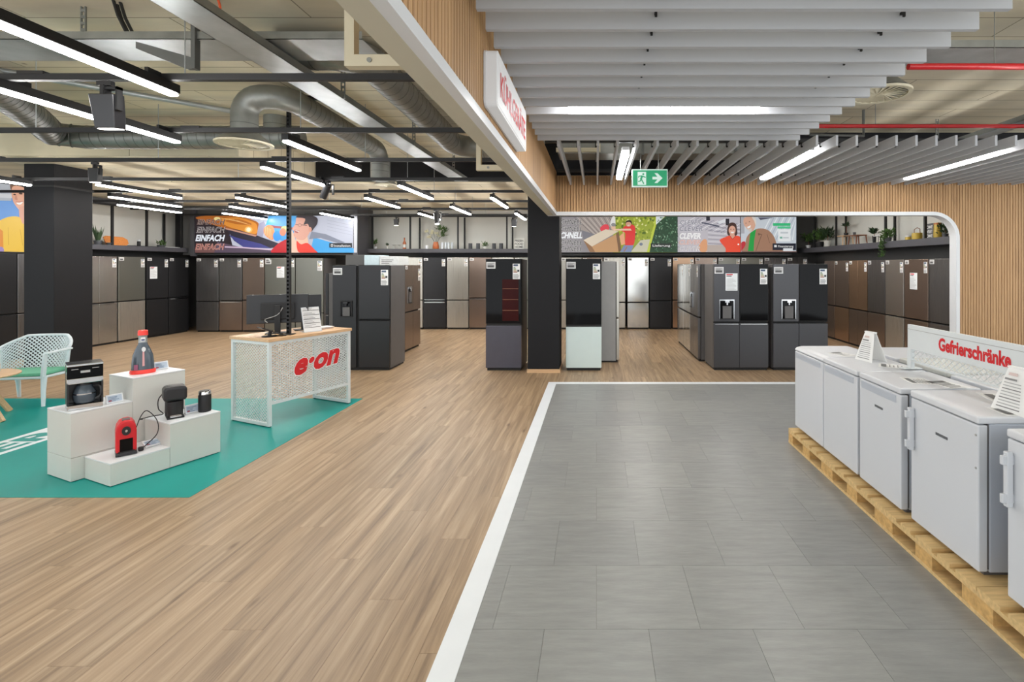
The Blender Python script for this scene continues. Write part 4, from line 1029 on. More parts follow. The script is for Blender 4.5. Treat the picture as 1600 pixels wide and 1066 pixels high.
# local x along the front from the near corner, y into the counter (left-back)
CW, CD, CH = 1.03, 0.65, 0.955
MB().box(-0.012, CW+0.012, -0.012, CD+0.012, CH-0.032, CH).build('worktop', M['oak'], cu, bevel=0.002)
fr = 0.035
for x0, nm in ((0, 'side_frame'), (CW-fr, 'side_frame')):
    MB().box(x0, x0+fr, 0, fr, 0.012, CH-0.032).box(x0, x0+fr, CD-fr, CD, 0.012, CH-0.032).box(x0, x0+fr, fr, CD-fr, 0.012, 0.012+fr).box(x0, x0+fr, fr, CD-fr, CH-0.032-fr, CH-0.032).build(nm, M['mesh_white'], cu, bevel=0.002)
    for y in (0.018, CD-0.018): MB().cyl((x0+fr/2, y, 0), (x0+fr/2, y, 0.012), 0.014, 12).build('foot', M['black'], cu)
    lt = lattice(CD-2*fr, CH-0.032-0.012-2*fr, 0.046, 0.036, 0.0085, 0.003, 'y'); lt.v = [(v[0]+x0+fr/2, v[1]+fr, v[2]+0.012+fr) for v in lt.v]
    lt.build('side_mesh', M['mesh_white'], cu)
MB().box(fr, CW-fr, 0.004, 0.03, CH-0.032-fr, CH-0.032).build('upper_front_rail', M['mesh_white'], cu)
MB().box(fr, CW-fr, 0.004, 0.03, 0.24, 0.27).build('lower_front_rail', M['mesh_white'], cu)
lt = lattice(CW-2*fr, CH-0.032-fr-0.27, 0.05, 0.03, 0.0095, 0.003, 'x'); lt.v = [(v[0]+fr, v[1]+0.012, v[2]+0.27) for v in lt.v]
lt.build('front_mesh', M['mesh_white'], cu)
p = Print().text('e·on', 0, 0, 0.245, srgb(250,250,250), width=0.59, bold=0.06, shear=0.28, down=False)
p.text('e·on', 0.008, 0.003, 0.24, srgb(206,22,32), width=0.575, bold=0.045, shear=0.28, down=False)
lo = MB()
link('logo', p.mesh('logo', lambda u, v, k: (0.26+u, 0.002-k*4, 0.505+v+u*0.10), M['print']), cu)
# black perforated power pole from worktop to ceiling
pp_ = thing('cable_pole', 'black perforated cable pole rising from the counter to the ceiling', 'pole', (-3.54, 5.65, CH))
pm = MB(); ZT = 3.70-CH
pm.box(-0.018,-0.012,-0.018,0.018,0,ZT).box(0.012,0.018,-0.018,0.018,0,ZT).box(-0.012,0.012,0.012,0.018,0,ZT)
z = 0
while z < ZT: pm.box(-0.012,0.012,-0.018,-0.012,z,min(z+0.022,ZT)); z += 0.045
pm.build('upright', M['black'], pp_)
MB().box(-0.02, 0.42, -0.02, 0.02, ZT-0.04, ZT).build('top_arm', M['black'], pp_)
MB().box(-0.05, 0.05, -0.05, 0.05, 0, 0.008).build('base_plate', M['black'], pp_)
# monitor seen from behind
U = Vector((math.cos(R(66.8)), math.sin(R(66.8)), 0)); N = Vector((-math.sin(R(66.8)), math.cos(R(66.8)), 0))
def on_counter(u, n): v = Vector((-3.525, 5.28, CH)) + U*u + N*n; return v
mo = thing('monitor', 'black computer monitor seen from behind on the counter', 'monitor', on_counter(0.37, 0.40), R(26))
MB().box(-0.31, 0.31, 0.0, 0.03, 0.115, 0.455).build('screen_housing', M['black_plastic'], mo, bevel=0.008)
MB().box(-0.17, 0.17, -0.03, 0.0, 0.16, 0.36).build('rear_bulge', M['black'], mo, bevel=0.01)
MB().box(-0.03, 0.03, -0.065, -0.03, 0.0, 0.33).build('stand', M['black'], mo, bevel=0.004)
MB().box(-0.12, 0.12, -0.09, 0.06, 0, 0.01).build('stand_base', M['black'], mo, bevel=0.003)
MB().cable([(0.05,-0.035,0.3),(0.0,-0.07,0.22),(-0.12,-0.05,0.17),(-0.1,-0.04,0.13)], 0.005, 6).build('cable', M['side_silver'], mo, smooth=True)
m2 = thing('monitor', 'second black monitor half hidden behind the first on the counter', 'monitor', on_counter(0.70, 0.42), R(40))
MB().box(-0.2, 0.2, 0, 0.025, 0.10, 0.43).build('screen_housing', M['black_plastic'], m2, bevel=0.006)
MB().box(-0.025, 0.025, -0.03, 0, 0, 0.3).build('stand', M['black'], m2); MB().box(-0.1, 0.1, -0.08, 0.06, 0, 0.01).build('stand_base', M['black'], m2)
tb = thing('tablet_stand', 'black tilted payment tablet at the near corner of the counter', 'tablet', on_counter(0.16, 0.2), R(52))
Mx = Matrix.Translation((0,0,0.05)) @ Matrix.Rotation(R(24), 4, 'Y')
MB().box(-0.13, 0.13, -0.09, 0.09, 0, 0.012, Mx).build('tablet', M['black_plastic'], tb, bevel=0.004)
MB().box(-0.118, 0.118, -0.08, 0.08, 0.012, 0.0135, Mx).build('screen', M['black_gloss'], tb)
MB().cyl((-0.02,0,0),(-0.02,0,0.008),0.075,20).cyl((-0.02,0,0.008),(-0.01,0,0.06),0.018,12).build('foot', M['black'], tb, smooth=True)
cs = thing('card_stand', 'slanted acrylic stand with printed price list on the counter', 'sign', on_counter(0.62, 0.14), R(58))
Mx = Matrix.Rotation(R(-14), 4, 'X')
MB().box(-0.105, 0.105, -0.003, 0.003, 0.0, 0.30, Mx).build('acrylic', M['glass'], cs, bevel=0.001)
MB().box(-0.105, 0.105, -0.02, 0.10, 0, 0.004).build('foot', M['glass'], cs)
pr = Print().rect(-0.1, 0.006, 0.1, 0.294, G(222))
for z in (0.05, 0.1, 0.15, 0.2, 0.255): pr.rect(-0.095, z, 0.095, z+0.006, G(70)); lines(pr, -0.09, 0.05, z+0.014, z+0.042, 2, G(150), 0.4, 0.35)
link('print', pr.mesh('print', lambda u, v, k: tuple(Mx @ Vector((u, -0.004-k, v))), M['print']), cs)
br = thing('brochure_stack', 'flat stack of brochures behind the price list on the counter', 'brochures', on_counter(0.84, 0.3), R(60))
for i in range(4): MB().box(-0.12+0.004*i, 0.12+0.004*i, -0.08, 0.08, 0.006*i, 0.006*i+0.005).build('brochure', M['paper'] if i % 2 else M['walnut'], br)

# ================================================================== podiums
A = R(67.0); PU = Vector((math.cos(A), math.sin(A), 0)); PN = Vector((math.sin(A), -math.cos(A), 0))  # PN points to the camera side
P0 = Vector((-4.228, 3.947, 0.004))
def podium(label, u, n, h, seam=None, L=0.395, Dp=0.39):
    """box whose front-near corner is P0 + u PU + n PN; extends +u and away from the viewer"""
    o = P0 + PU*u + PN*n
    t = thing('display_podium', label, 'podium', o, A)
    if seam:
        MB().box(0, L, 0, Dp, 0.004, seam).build('lower_box', M['offwhite'], t, bevel=0.002); MB().box(0, L, 0, Dp, seam+0.002, h-0.012).build('upper_box', M['offwhite'], t, bevel=0.002)
    else: MB().box(0, L, 0, Dp, 0.004, h-0.012).build('box', M['offwhite'], t, bevel=0.002)
    MB().box(-0.001, L+0.001, -0.001, Dp+0.001, h-0.011, h).build('top_panel', M['white'], t, bevel=0.002)
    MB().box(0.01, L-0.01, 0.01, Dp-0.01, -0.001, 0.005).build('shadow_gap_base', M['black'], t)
    return t
podium('white podium in two stacked boxes carrying the filter coffee maker', 0, 0, 0.558, 0.19)
podium('tallest white podium carrying the handheld spot cleaner', 0.397, 0, 0.757)
podium('lowest white podium carrying the red capsule machine', 0.08, 0.40, 0.183)
podium('white podium carrying the black coffee machine and tumbler', 0.477, 0.40, 0.384)
def on_pod(u, n, z): return P0 + PU*u + PN*n + Vector((0,0,z))
def esl(label, loc, rz, w=0.115, h=0.075, lay=False):
    t = thing('price_display', label, 'price tag', loc, rz)
    Mx = Matrix.Rotation(R(-62 if lay else -14), 4, 'X')
    MB().box(-w/2, w/2, -0.006, 0.006, 0, h, Mx).build('casing', M['white'], t, bevel=0.003)
    pr = Print().rect(-w*0.42, h*0.14, w*0.42, h*0.86, srgb(176,190,205)); lines(pr, -w*0.38, w*0.36, h*0.2, h*0.8, 4, srgb(90,110,135), 0.5, 0.4); pr.rect(-w*0.38, h*0.2, -w*0.2, h*0.34, srgb(150,60,70))
    link('screen', pr.mesh('screen', lambda u, v, k: tuple(Mx @ Vector((u, -0.007-k, v))), M['print']), t)
    MB().box(-w*0.4, w*0.4, 0.0, 0.035, 0, 0.005).build('foot', M['white'], t)
F = A  # appliances face the same way as the podium fronts (local -y)
cm = thing('coffee_maker', 'black and chrome filter coffee maker with glass carafe on the two box podium', 'coffee maker', on_pod(0.135, -0.14, 0.559), R(50)); cm.scale = (1.0, 1.0, 1.12)
MB().box(-0.105, 0.105, -0.09, 0.11, 0, 0.035).build('base', M['chrome'], cm, bevel=0.004)
MB().box(-0.105, 0.105, 0.03, 0.11, 0.035, 0.32).build('rear_housing', M['black_plastic'], cm, bevel=0.004)
MB().box(-0.105, -0.094, -0.09, 0.03, 0.035, 0.2).box(0.094, 0.105, -0.09, 0.03, 0.035, 0.2).build('side_cheek', M['black_plastic'], cm)
MB().box(-0.105, 0.105, -0.09, 0.03, 0.19, 0.23).build('chrome_band', M['chrome'], cm, bevel=0.003)
MB().box(-0.105, 0.105, -0.09, 0.03, 0.231, 0.318).build('control_panel', M['black_gloss'], cm, bevel=0.003)
MB().box(-0.106, 0.106, -0.091, 0.111, 0.318, 0.335).build('lid', M['chrome'], cm, bevel=0.003)
pr = Print().rect(-0.028, 0.268, 0.028, 0.285, G(170)).rect(-0.08, 0.296, -0.04, 0.3, G(190)).rect(0.04, 0.296, 0.08, 0.3, G(190)); link('display', pr.mesh('display', lambda u, v, k: (u, -0.0912-k, v), M['print']), cm)
ca = MB().lathe([(0.055,0.04),(0.07,0.06),(0.072,0.11),(0.055,0.15),(0.045,0.17)], 24, (0,-0.02,0)).build('carafe', M['smoke'], cm, smooth=True)
MB().lathe([(0.047,0.17),(0.047,0.183)], 20, (0,-0.02,0)).build('carafe_lid', M['black_plastic'], ca)
MB().cable([(0.05,-0.055,0.16),(0.085,-0.085,0.155),(0.09,-0.09,0.09),(0.06,-0.07,0.065)], 0.008, 8).build('carafe_handle', M['black_plastic'], ca, smooth=True)
MB().lathe([(0.073,0.105),(0.073,0.112)], 24, (0,-0.02,0)).build('carafe_ring', M['chrome'], ca)
esl('white electronic price display beside the filter coffee maker', on_pod(0.30, -0.06, 0.559), F)
MB()
sc = thing('spot_cleaner', 'handheld carpet spot cleaner with coral red cap on the tallest podium', 'vacuum cleaner', on_pod(0.54, -0.16, 0.758), R(45)); sc.scale = (1.0, 1.0, 1.2)
def oval(m, prof, sy=0.6, n=20, ph=0):
    v = []; k = len(prof)
    for r, z in prof:
        for i in range(n):
            t_ = 2*math.pi*i/n; v.append((r*math.cos(t_), r*sy*math.sin(t_), z))
    f = [(j*n+i, j*n+(i+1) % n, (j+1)*n+(i+1) % n, (j+1)*n+i) for j in range(k-1) for i in range(n)] + [tuple(range(n))[::-1], tuple(range((k-1)*n, k*n))]
    return m.add(v, f)
oval(MB(), [(0.088,0),(0.092,0.012),(0.088,0.03)]).build('red_base', M['coral'], sc, smooth=True)
oval(MB(), [(0.08,0.03),(0.078,0.08),(0.07,0.14),(0.05,0.19),(0.034,0.22),(0.03,0.235)]).build('tank', M['smoke'], sc, smooth=True)
oval(MB(), [(0.031,0.235),(0.03,0.285),(0.033,0.29)]).build('neck', M['galv'], sc, smooth=True)
oval(MB(), [(0.036,0.29),(0.034,0.325),(0.026,0.33)]).build('cap', M['coral'], sc, smooth=True)
pr = Print().poly([(-0.006,0.06),(0.01,0.06),(0.008,0.17),(-0.004,0.17)], srgb(205,150,150)).ell(0.004,0.185,0.014,0.018, G(215)).rect(-0.016,0.245,0.016,0.275, G(215)).rect(-0.012,0.25,0.012,0.262, srgb(70,80,120)).rect(-0.062,0.035,-0.035,0.075, srgb(150,80,110))
link('graphics', pr.mesh('graphics', lambda u, v, k: (u, -0.056-k + max(0, (v-0.1))*0.22, v), M['print']), sc)
esl('white electronic price display beside the spot cleaner', on_pod(0.70, -0.20, 0.758), F)
rm = thing('capsule_machine', 'small red capsule coffee machine on the lowest podium', 'coffee machine', on_pod(0.235, 0.27, 0.184), R(46)); rm.scale = (0.98, 0.8, 1.3)
sh = [(0.0,0.012),(0.12,0.012)]
prof = [(-0.065,0.02),(-0.065,0.15),(-0.058,0.185),(-0.04,0.208),(-0.015,0.218),(0.015,0.218),(0.04,0.208),(0.058,0.185),(0.065,0.15),(0.065,0.02)]
MB().prism(prof, 'y', -0.03, 0.16).build('shell', M['red'], rm, bevel=0.012, segs=3)
MB().prism([(p_[0]*1.02, p_[1]*0.1) for p_ in prof], 'y', -0.055, 0.165).build('dark_base', M['black_plastic'], rm, bevel=0.004)
MB().box(-0.04, 0.04, -0.034, -0.029, 0.028, 0.105).build('cup_bay', M['black_gloss'], rm)
MB().cyl((0,-0.042,0.155),(0,-0.028,0.155),0.028,22).build('dial', M['black_plastic'], rm, smooth=True)
MB().cyl((0,-0.046,0.155),(0,-0.042,0.155),0.008,14).build('dial_button', M['chrome'], rm)
MB().box(-0.025, 0.025, -0.0, 0.09, 0.216, 0.222).build('top_lever', M['side_grey'], rm, bevel=0.003)
MB().box(-0.05, 0.05, -0.05, -0.03, 0.022, 0.028).build('drip_grid', M['gasket'], rm)
MB().cable([(0.06,0.14,0.12),(0.10,0.2,0.2),(0.14,0.16,0.235),(0.20,0.1,0.17),(0.20,0.06,0.09),(0.13,0.05,0.03),(0.11,0.04,0.02)], 0.0035, 7).build('cable', M['cable'], rm, smooth=True)
MB().box(0.075, 0.11, 0.01, 0.05, 0.0, 0.025).build('plug', M['cable'], rm, bevel=0.006)
esl('white price display lying flat beside the red capsule machine', on_pod(0.43, 0.26, 0.19), F, 0.12, 0.08, True)
bm_ = thing('drip_coffee_machine', 'black single cup coffee machine with travel mug on the right podium', 'coffee machine', on_pod(0.60, 0.22, 0.385), R(46)); bm_.scale = (1.0, 0.9, 1.12)
MB().prism([(-0.075,0.135),(0.075,0.135),(0.082,0.16),(0.082,0.225),(0.07,0.25),(-0.07,0.25),(-0.082,0.225),(-0.082,0.16)], 'y', -0.07, 0.10).build('head', M['black_plastic'], bm_, bevel=0.02, segs=3)
MB().box(-0.062, 0.062, 0.03, 0.10, 0.0, 0.14).build('rear_tank', M['black_plastic'], bm_, bevel=0.01)
MB().lathe([(0.05,0.012),(0.058,0.06),(0.06,0.125),(0.06,0.132)], 22, (0,-0.02,0)).build('travel_mug', M['black'], bm_, smooth=True)
MB().box(-0.06, 0.06, -0.085, 0.10, 0.0, 0.014).build('base', M['black'], bm_, bevel=0.004)
MB().box(-0.038, 0.038, -0.0875, -0.085, 0.018, 0.028).box(-0.038, 0.038, -0.0875, -0.06, 0.014, 0.03).build('chrome_clip', M['chrome'], bm_)
MB().lathe([(0.058,0.25),(0.05,0.256),(0.03,0.257)], 22, (0,0.01,0)).build('lid_ring', M['side_grey'], bm_, smooth=True)
MB().cable([(-0.06,0.09,0.2),(-0.10,0.13,0.14),(-0.10,0.14,0.06),(-0.07,0.13,0.015),(-0.14,0.14,0.01),(-0.2,0.12,0.008),(-0.23,0.08,0.012),(-0.21,0.06,0.012)], 0.004, 7).build('cable', M['cable'], bm_, smooth=True)
esl('white price display between the black coffee machine and the tumbler', on_pod(0.735, 0.23, 0.385), F, 0.12, 0.08)
tu = thing('thermo_tumbler', 'black insulated tumbler with steel rim on the right podium', 'tumbler', on_pod(0.812, 0.27, 0.385), F); tu.scale = (1.3, 1.3, 1.3)
MB().lathe([(0.036,0),(0.038,0.01),(0.038,0.115),(0.035,0.122)], 22).build('body', M['black'], tu, smooth=True)
MB().lathe([(0.036,0.122),(0.036,0.142),(0.033,0.146)], 22).build('steel_rim', M['chrome'], tu, smooth=True)
MB().lathe([(0.03,0.146),(0.03,0.15)], 22).build('lid', M['black_plastic'], tu, smooth=True)

# ================================================================== seating
ch = thing('lounge_chair', 'white perforated resin lounge chair with mint seat cushion', 'chair', (-7.28, 6.33, 0), R(10))
# perforated back and arms: diagonal lattice wrapped on a curved shell, local front = -y
def back_surf(u, v):
    s = (u-0.5)*2
    ang = s*R(78)
    rx, ry = 0.37, 0.30
    topz = 0.82 - 0.13*max(0, abs(s)-0.45)/0.55 if abs(s) > 0.45 else 0.82
    z = 0.40 + v*(topz-0.40)
    fl = 0.0 + 0.07*v
    return (math.sin(ang)*(rx+0.02*v), -0.02 + math.cos(ang)*ry*0.75 + fl*math.cos(ang), z)
bm = MB(); nu, nv = 44, 18; idx = {}
for j in range(nv+1):
    for i in range(nu+1):
        idx[(i, j)] = len(bm.v); bm.v.append(back_surf(i/nu, j/nv))
lat = MB()
for j in range(nv):
    for i in range(nu):
        a_, b_ = ((i, j), (i+1, j+1)) if (i+j) % 2 == 0 else ((i+1, j), (i, j+1))
        lat.bar(bm.v[idx[a_]], bm.v[idx[b_]], 0.012, 0.010, (0,0,1))
lat.build('backrest_mesh', M['chair_white'], ch)
rim = [back_surf(i/nu, 1) for i in range(nu+1)]
MB().tube([back_surf(0,0)] + [back_surf(0,k/4) for k in range(1,4)] + rim + [back_surf(1,k/4) for k in (3,2,1)] + [back_surf(1,0)], 0.017, 8).build('backrest_rim', M['chair_white'], ch, smooth=True)
for s in (-1, 1):
    MB().bar((s*0.385, 0.06, 0.665), (s*0.37, -0.28, 0.65), 0.055, 0.025).build('armrest', M['chair_white'], ch, bevel=0.008)
    MB().bar((s*0.36, -0.27, 0.65), (s*0.335, -0.27, 0.36), 0.03, 0.05, (0,1,0)).build('arm_support', M['chair_white'], ch, bevel=0.006)
    MB().tube([(s*0.33,-0.25,0.36),(s*0.34,-0.27,0.2),(s*0.37,-0.31,0.0)], [0.03,0.024,0.018], 8).build('leg', M['chair_white'], ch, smooth=True)
    MB().tube([(s*0.31,0.16,0.38),(s*0.33,0.22,0.2),(s*0.36,0.27,0.0)], [0.03,0.024,0.018], 8).build('leg', M['chair_white'], ch, smooth=True)
MB().box(-0.34, 0.34, -0.28, 0.2, 0.335, 0.365).build('seat_shell', M['chair_white'], ch, bevel=0.012, segs=3)
MB().box(-0.315, 0.315, -0.265, 0.17, 0.366, 0.41).build('cushion', M['mint'], ch, bevel=0.018, segs=3)
tb = thing('side_table', 'round oak side table with splayed wooden legs at the left frame edge', 'table', (-7.05, 5.48, 0.004))
MB().lathe([(0.40,0.485),(0.415,0.492),(0.415,0.503),(0.405,0.51)], 40).build('table_top', M['oak'], tb, smooth=True)
for k in range(4):
    a_ = R(0 + 90*k); MB().bar((0.12*math.cos(a_), 0.12*math.sin(a_), 0.485), (0.42*math.cos(a_), 0.42*math.sin(a_), 0.0), 0.05, 0.03, (-math.sin(a_), math.cos(a_), 0)).build('leg', M['oak'], tb)
cb = thing('card_box', 'small white card holder on the round side table', 'card holder', (-7.05, 5.70, 0.514))
MB().box(-0.085, 0.085, -0.04, 0.04, 0, 0.09).build('box', M['offwhite'], cb, bevel=0.004); MB().box(-0.075, 0.075, -0.02, 0.02, 0.09, 0.1).build('cards', M['paper'], cb)
# ================================================================== advertising screens (flat backlit prints)
S = srgb
def outline_text(p, t, x, yb, h, w, dark, light, shear=0.22):
    p.text(t, x, yb, h, light, width=w, bold=0.035, shear=shear); p.text(t, x, yb, h, dark, width=w, bold=0.0, shear=shear)
def screen(name, label, x0, y0, x1, y1, Y, pr):
    """layout in photo units; the panel hangs at distance Y facing the hall"""
    c = at((x0+x1)/2, y1, Y); k = Y/767; w = (x1-x0)*k/2; h = (y1-y0)*k
    t = thing(name, label, 'screen', c)
    MB().box(-w-0.006, w+0.006, 0.0, 0.06, -0.02, h+0.02).build('frame', M['black'], t, bevel=0.004)
    def clampu(u): return min(max(u, x0), x1)
    def clampv(v): return min(max(v, y0), y1)
    link('image', pr.mesh('image', lambda u, v, q_: ((clampu(u)-(x0+x1)/2)*k, -0.002-q_, (y1-clampv(v))*k), M['print_lit'], 0.0009), t)
    return t
# ---- left screen
p = Print().rect(305,336,559,395, S(196,200,216))
p.poly([(305,336),(352,336),(366,395),(305,395)], S(44,34,40))
p.rect(305,388,380,395, S(120,84,82)); p.poly([(340,378),(375,386),(440,391),(440,395),(335,395)], S(92,78,96))
p.blob([(306,340),(330,337),(372,338),(398,345),(405,352),(402,368),(372,362),(345,355),(320,347)], S(176,100,36))
p.blob([(344,343),(372,340),(396,347),(402,354),(399,366),(372,359),(352,352)], S(226,148,58))
p.blob([(352,345),(374,343),(392,349),(390,352),(368,350)], S(190,110,42))
for i in range(6): p.line(340+i*6, 340+i*0.8, 372+i*4, 346+i*1.2, 0.5, S(240,190,120))
p.ell(389,359,6,5, S(248,196,110)).ell(389,359,3.4,3.4, S(255,244,214)).ell(340,342,5,3, S(240,220,150))
p.poly([(355,358),(372,359),(402,368),(440,382),(440,386),(422,388),(382,387),(366,376)], S(46,42,58))
p.poly([(358,367),(372,372),(408,381),(424,388),(382,387),(368,377)], S(68,70,138))
p.poly([(352,356),(374,361),(402,368),(400,370),(372,363),(352,358)], S(200,150,130))
p.poly([(352,385),(380,386),(440,391),(440,392.5),(380,388),(352,387)], S(214,190,214))
p.poly([(402,368),(405,350),(413,346),(416,352),(411,371)], S(158,156,180))
p.poly([(421,337),(470,337),(470,382),(452,380),(437,375),(424,372),(413,360),(417,349)], S(70,166,232))
p.poly([(424,352),(470,357),(470,360),(424,356)], S(150,60,70))
p.blob([(413,358),(419,352),(427,354),(430,364),(427,375),(420,372),(414,366)], S(244,150,96))
for i in range(4): p.line(416+i*2.6, 354+i*1.4, 415+i*3.2, 366+i*2.6, 0.8, S(252,206,160))
p.ell(434,369,6.5,8, S(52,150,236)).ell(446,358,6,5, S(206,214,140)).ell(443,363,5,6, S(244,140,104))
p.blob([(425,395),(432,384),(444,376),(452,374),(455,384),(452,395)], S(196,30,42))
p.poly([(452,362),(458,360),(464,378),(471,395),(454,395)], S(238,200,178))
p.poly([(486,394),(491,371),(522,380),(548,391),(556,395)], S(66,170,236)); p.poly([(488,362),(510,366),(540,379),(532,381),(502,372),(484,374)], S(134,140,158))
p.poly([(500,374),(520,380),(556,389),(556,395),(490,395)], S(66,170,236))
for i in range(4): p.line(512, 344+i*5, 558, 354+i*5, 0.5, S(170,174,192))
p.poly([(554,338),(559,338),(559,395),(554,395)], S(206,208,214))
p.poly([(463,371),(481,364),(484,384),(466,388)], S(240,196,170))
p.blob([(465,340),(474,338),(482,344),(486,356),(484,366),(476,375),(466,374),(460,368),(461,362),(458,358),(463,350)], S(228,168,148))
p.blob([(464,340),(470,336.5),(486,336.5),(497,341),(497,350),(492,357),(488,362),(485,356),(482,350),(476,351),(478,342)], S(44,34,44))
p.ell(486,359,2.6,4, S(224,158,136)).line(463,351,481,352.5,0.9, S(60,44,50)).ell(470,352,3,2.4, S(150,100,96)).ell(470,352,2.3,1.7, S(226,168,150))
p.poly([(462,359),(470,361),(466,364.5),(462,363)], S(170,70,70)).line(463,360.5,469,362,1.1, S(250,240,235))
p.blob([(465,377),(472,382),(482,380),(493,390),(497,397),(470,397)], S(238,62,46))
p.rect(516,380,551.5,387.2, S(28,32,40)); p.rect(518.5,381.8,522,385.6, G(235)).rect(519.3,382.6,521.2,384.8, S(28,32,40)); p.text('Installation', 524, 385.8, 3.4, G(240), width=25, bold=0.01)
outline_text(p, 'EINFACH', 310, 351, 8, 42, S(70,48,50), S(190,170,160)); outline_text(p, 'EINFACH', 309, 363.5, 8.6, 44, S(30,26,32), S(214,206,206))
p.text('EINFACH', 308, 376.6, 9.4, S(240,246,255), width=44, bold=0.04, shear=0.22); outline_text(p, 'EINFACH', 307.5, 390, 9, 44, S(150,86,82), S(240,186,172))
screen('advertising_screen', 'wide left screen with oven mitt advertisement and white slogan text', 305, 336, 559, 395, 12.98, p)
# ---- delivery screen
YS = 13.62
p = Print().rect(872,339,1058,394.5, S(150,146,150))
p.poly([(905,339),(962,339),(962,362),(930,366),(905,360)], S(168,158,152))
for i in range(16): p.line(898+i*4.5, 340, 926+i*3.2, 366, 0.8, S(206,198,190) if i % 2 else S(112,104,106))
p.poly([(909,360),(932,367),(912,376)], S(128,128,136))
p.rect(958,339,1058,394.5, S(158,172,62))
for i in range(120):
    x, y = random.uniform(960,1024), random.uniform(340,378); c = random.choice([S(190,204,78), S(120,142,44), S(214,220,120), S(88,112,40), S(224,228,160)])
    p.ell(x, y, random.uniform(1.2,3), random.uniform(0.8,2), c, 6, random.random()*3)
p.poly([(985,394),(1000,376),(1018,374),(1012,394)], S(206,204,180)); p.ell(1001,382,2.6,2.4, S(120,130,150), 10)
p.poly([(1010,394),(1014,378),(1024,339),(1030,339),(1018,380),(1014,394)], S(196,210,76))
p.poly([(1025,350),(1040,339),(1058,339),(1058,394.5),(1014,394.5),(1016,384)], S(44,76,54)); p.poly([(1024,339),(1038,339),(1024,352)], S(226,232,236))
for i in range(150):
    x = random.uniform(1018,1058); y = random.uniform(341,394)
    if x > 1016 + (394-y)*0.18 and x + y*0.3 > 1130:
        p.ell(x, y, random.uniform(0.8,2.2), random.uniform(0.5,1.1), random.choice([S(90,136,104), S(60,98,72), S(140,170,140), S(28,52,36)]), 6, random.random()*3)
p.rect(1015,381,1047,387.5, S(32,46,40)); p.text('Lieferung', 1018, 386, 3.3, G(235), width=27, bold=0.01)
p.blob([(953,352),(956,341),(960,340),(961,351),(958,356)], S(232,232,230)); p.ell(958,357,3.4,3.6, S(226,186,160)); p.ell(958,352.5,3.6,2.6, S(140,140,142))
p.blob([(938,357),(944,352),(950,353),(951,360),(944,364),(939,362)], S(226,70,84))
p.poly([(912,376),(946,359.5),(966,362.5),(925,386)], S(222,208,186)); p.poly([(925,386),(962,367),(966,394.5),(930,394.5)], S(196,152,108)); p.poly([(912,376),(925,386),(930,394.5),(922,394.5)], S(150,112,80)); p.poly([(962,367),(966,362.5),(970,392),(966,394.5)], S(120,88,62))
p.blob([(971,362),(975,355),(984,352),(991,356),(991,372),(988,384),(976,384),(976,366)], S(224,52,52)); p.poly([(958,359),(984,358.5),(986,361.5),(958,361.5)], S(236,196,170)); p.poly([(974,364),(976,382),(970,384),(967,370)], S(232,170,130))
p.ell(981,351,4.2,4.8, S(214,160,132)); p.blob([(977,350),(978,346.5),(983,345.5),(986,348),(986,352),(983.5,348.5),(979,348.5)], S(40,30,30)); p.line(979.5,353.4,983,353.2,0.8, G(240))
p.poly([(974,384),(989,384),(985,394.5),(968,394.5)], S(126,140,178)); p.line(979,386,974,394,1.6, S(160,120,100))
for yb, hh in ((352,8),(362.3,7.5),(383.3,7.8),(393,7.8)): outline_text(p, 'SCHNELL', 872.5, yb, hh, 37, S(60,60,62), S(214,212,210))
p.text('SCHNELL', 872, 373, 9, S(242,246,250), width=38, bold=0.04, shear=0.2)
screen('advertising_screen', 'screen with parcel delivery advertisement behind the column', 872, 339, 1057.6, 394.5, YS, p)
# ---- clever screens
p = Print().rect(1058.4,339,1156.6,394, S(196,192,200))
for i in range(14): p.line(1060+i*6, 352+i*1.1, 1086+i*6, 340+i*0.8, 0.8, S(140,140,158) if i % 3 else S(240,240,244))
for i in range(12): p.line(1106, 350+i*3.4, 1156, 356+i*3.0, 0.7, S(120,120,136) if i % 2 else S(228,228,234))
p.poly([(1104,383),(1135,383),(1140,394),(1104,394)], S(190,176,168)); p.blob([(1090,388),(1098,375),(1104,376),(1104,392),(1096,394)], S(226,164,120))
p.rect(1103,339,1109,345, S(40,40,52)).rect(1133.5,342,1139,352.5, S(36,36,48)).poly([(1096,347),(1124,353),(1123,355),(1096,349)], S(80,84,104)).poly([(1120,347),(1133,342),(1133,348),(1124,350)], S(228,232,238))
p.blob([(1136,366),(1137,353),(1142,348),(1149,350),(1151,358),(1151,367),(1143,370)], S(74,46,40)); p.ell(1143.5,360,5.4,7.2, S(226,172,150)); p.blob([(1138,357),(1139,351),(1143.5,349.2),(1148.5,351),(1150,358),(1146,353),(1142,353)], S(74,46,40))
p.ell(1141.5,358.4,0.9,0.6, S(60,40,40),8).ell(1146,358.4,0.9,0.6, S(60,40,40),8).poly([(1140.6,362.2),(1147,362.2),(1145.4,364.6),(1142.2,364.6)], S(250,246,244)); p.poly([(1140,366),(1147,366),(1148,370),(1144,374),(1140,370)], S(222,166,144))
p.blob([(1124,376),(1132,371),(1140,368.5),(1144,373),(1149,368.5),(1157.5,373),(1157.5,396),(1135,396),(1133,388)], S(238,78,50)); p.ell(1153,382,1.3,1.3, G(250),8); p.line(1140,369,1144,374,0.8, S(190,40,34)).line(1149,369,1144,374,0.8, S(190,40,34))
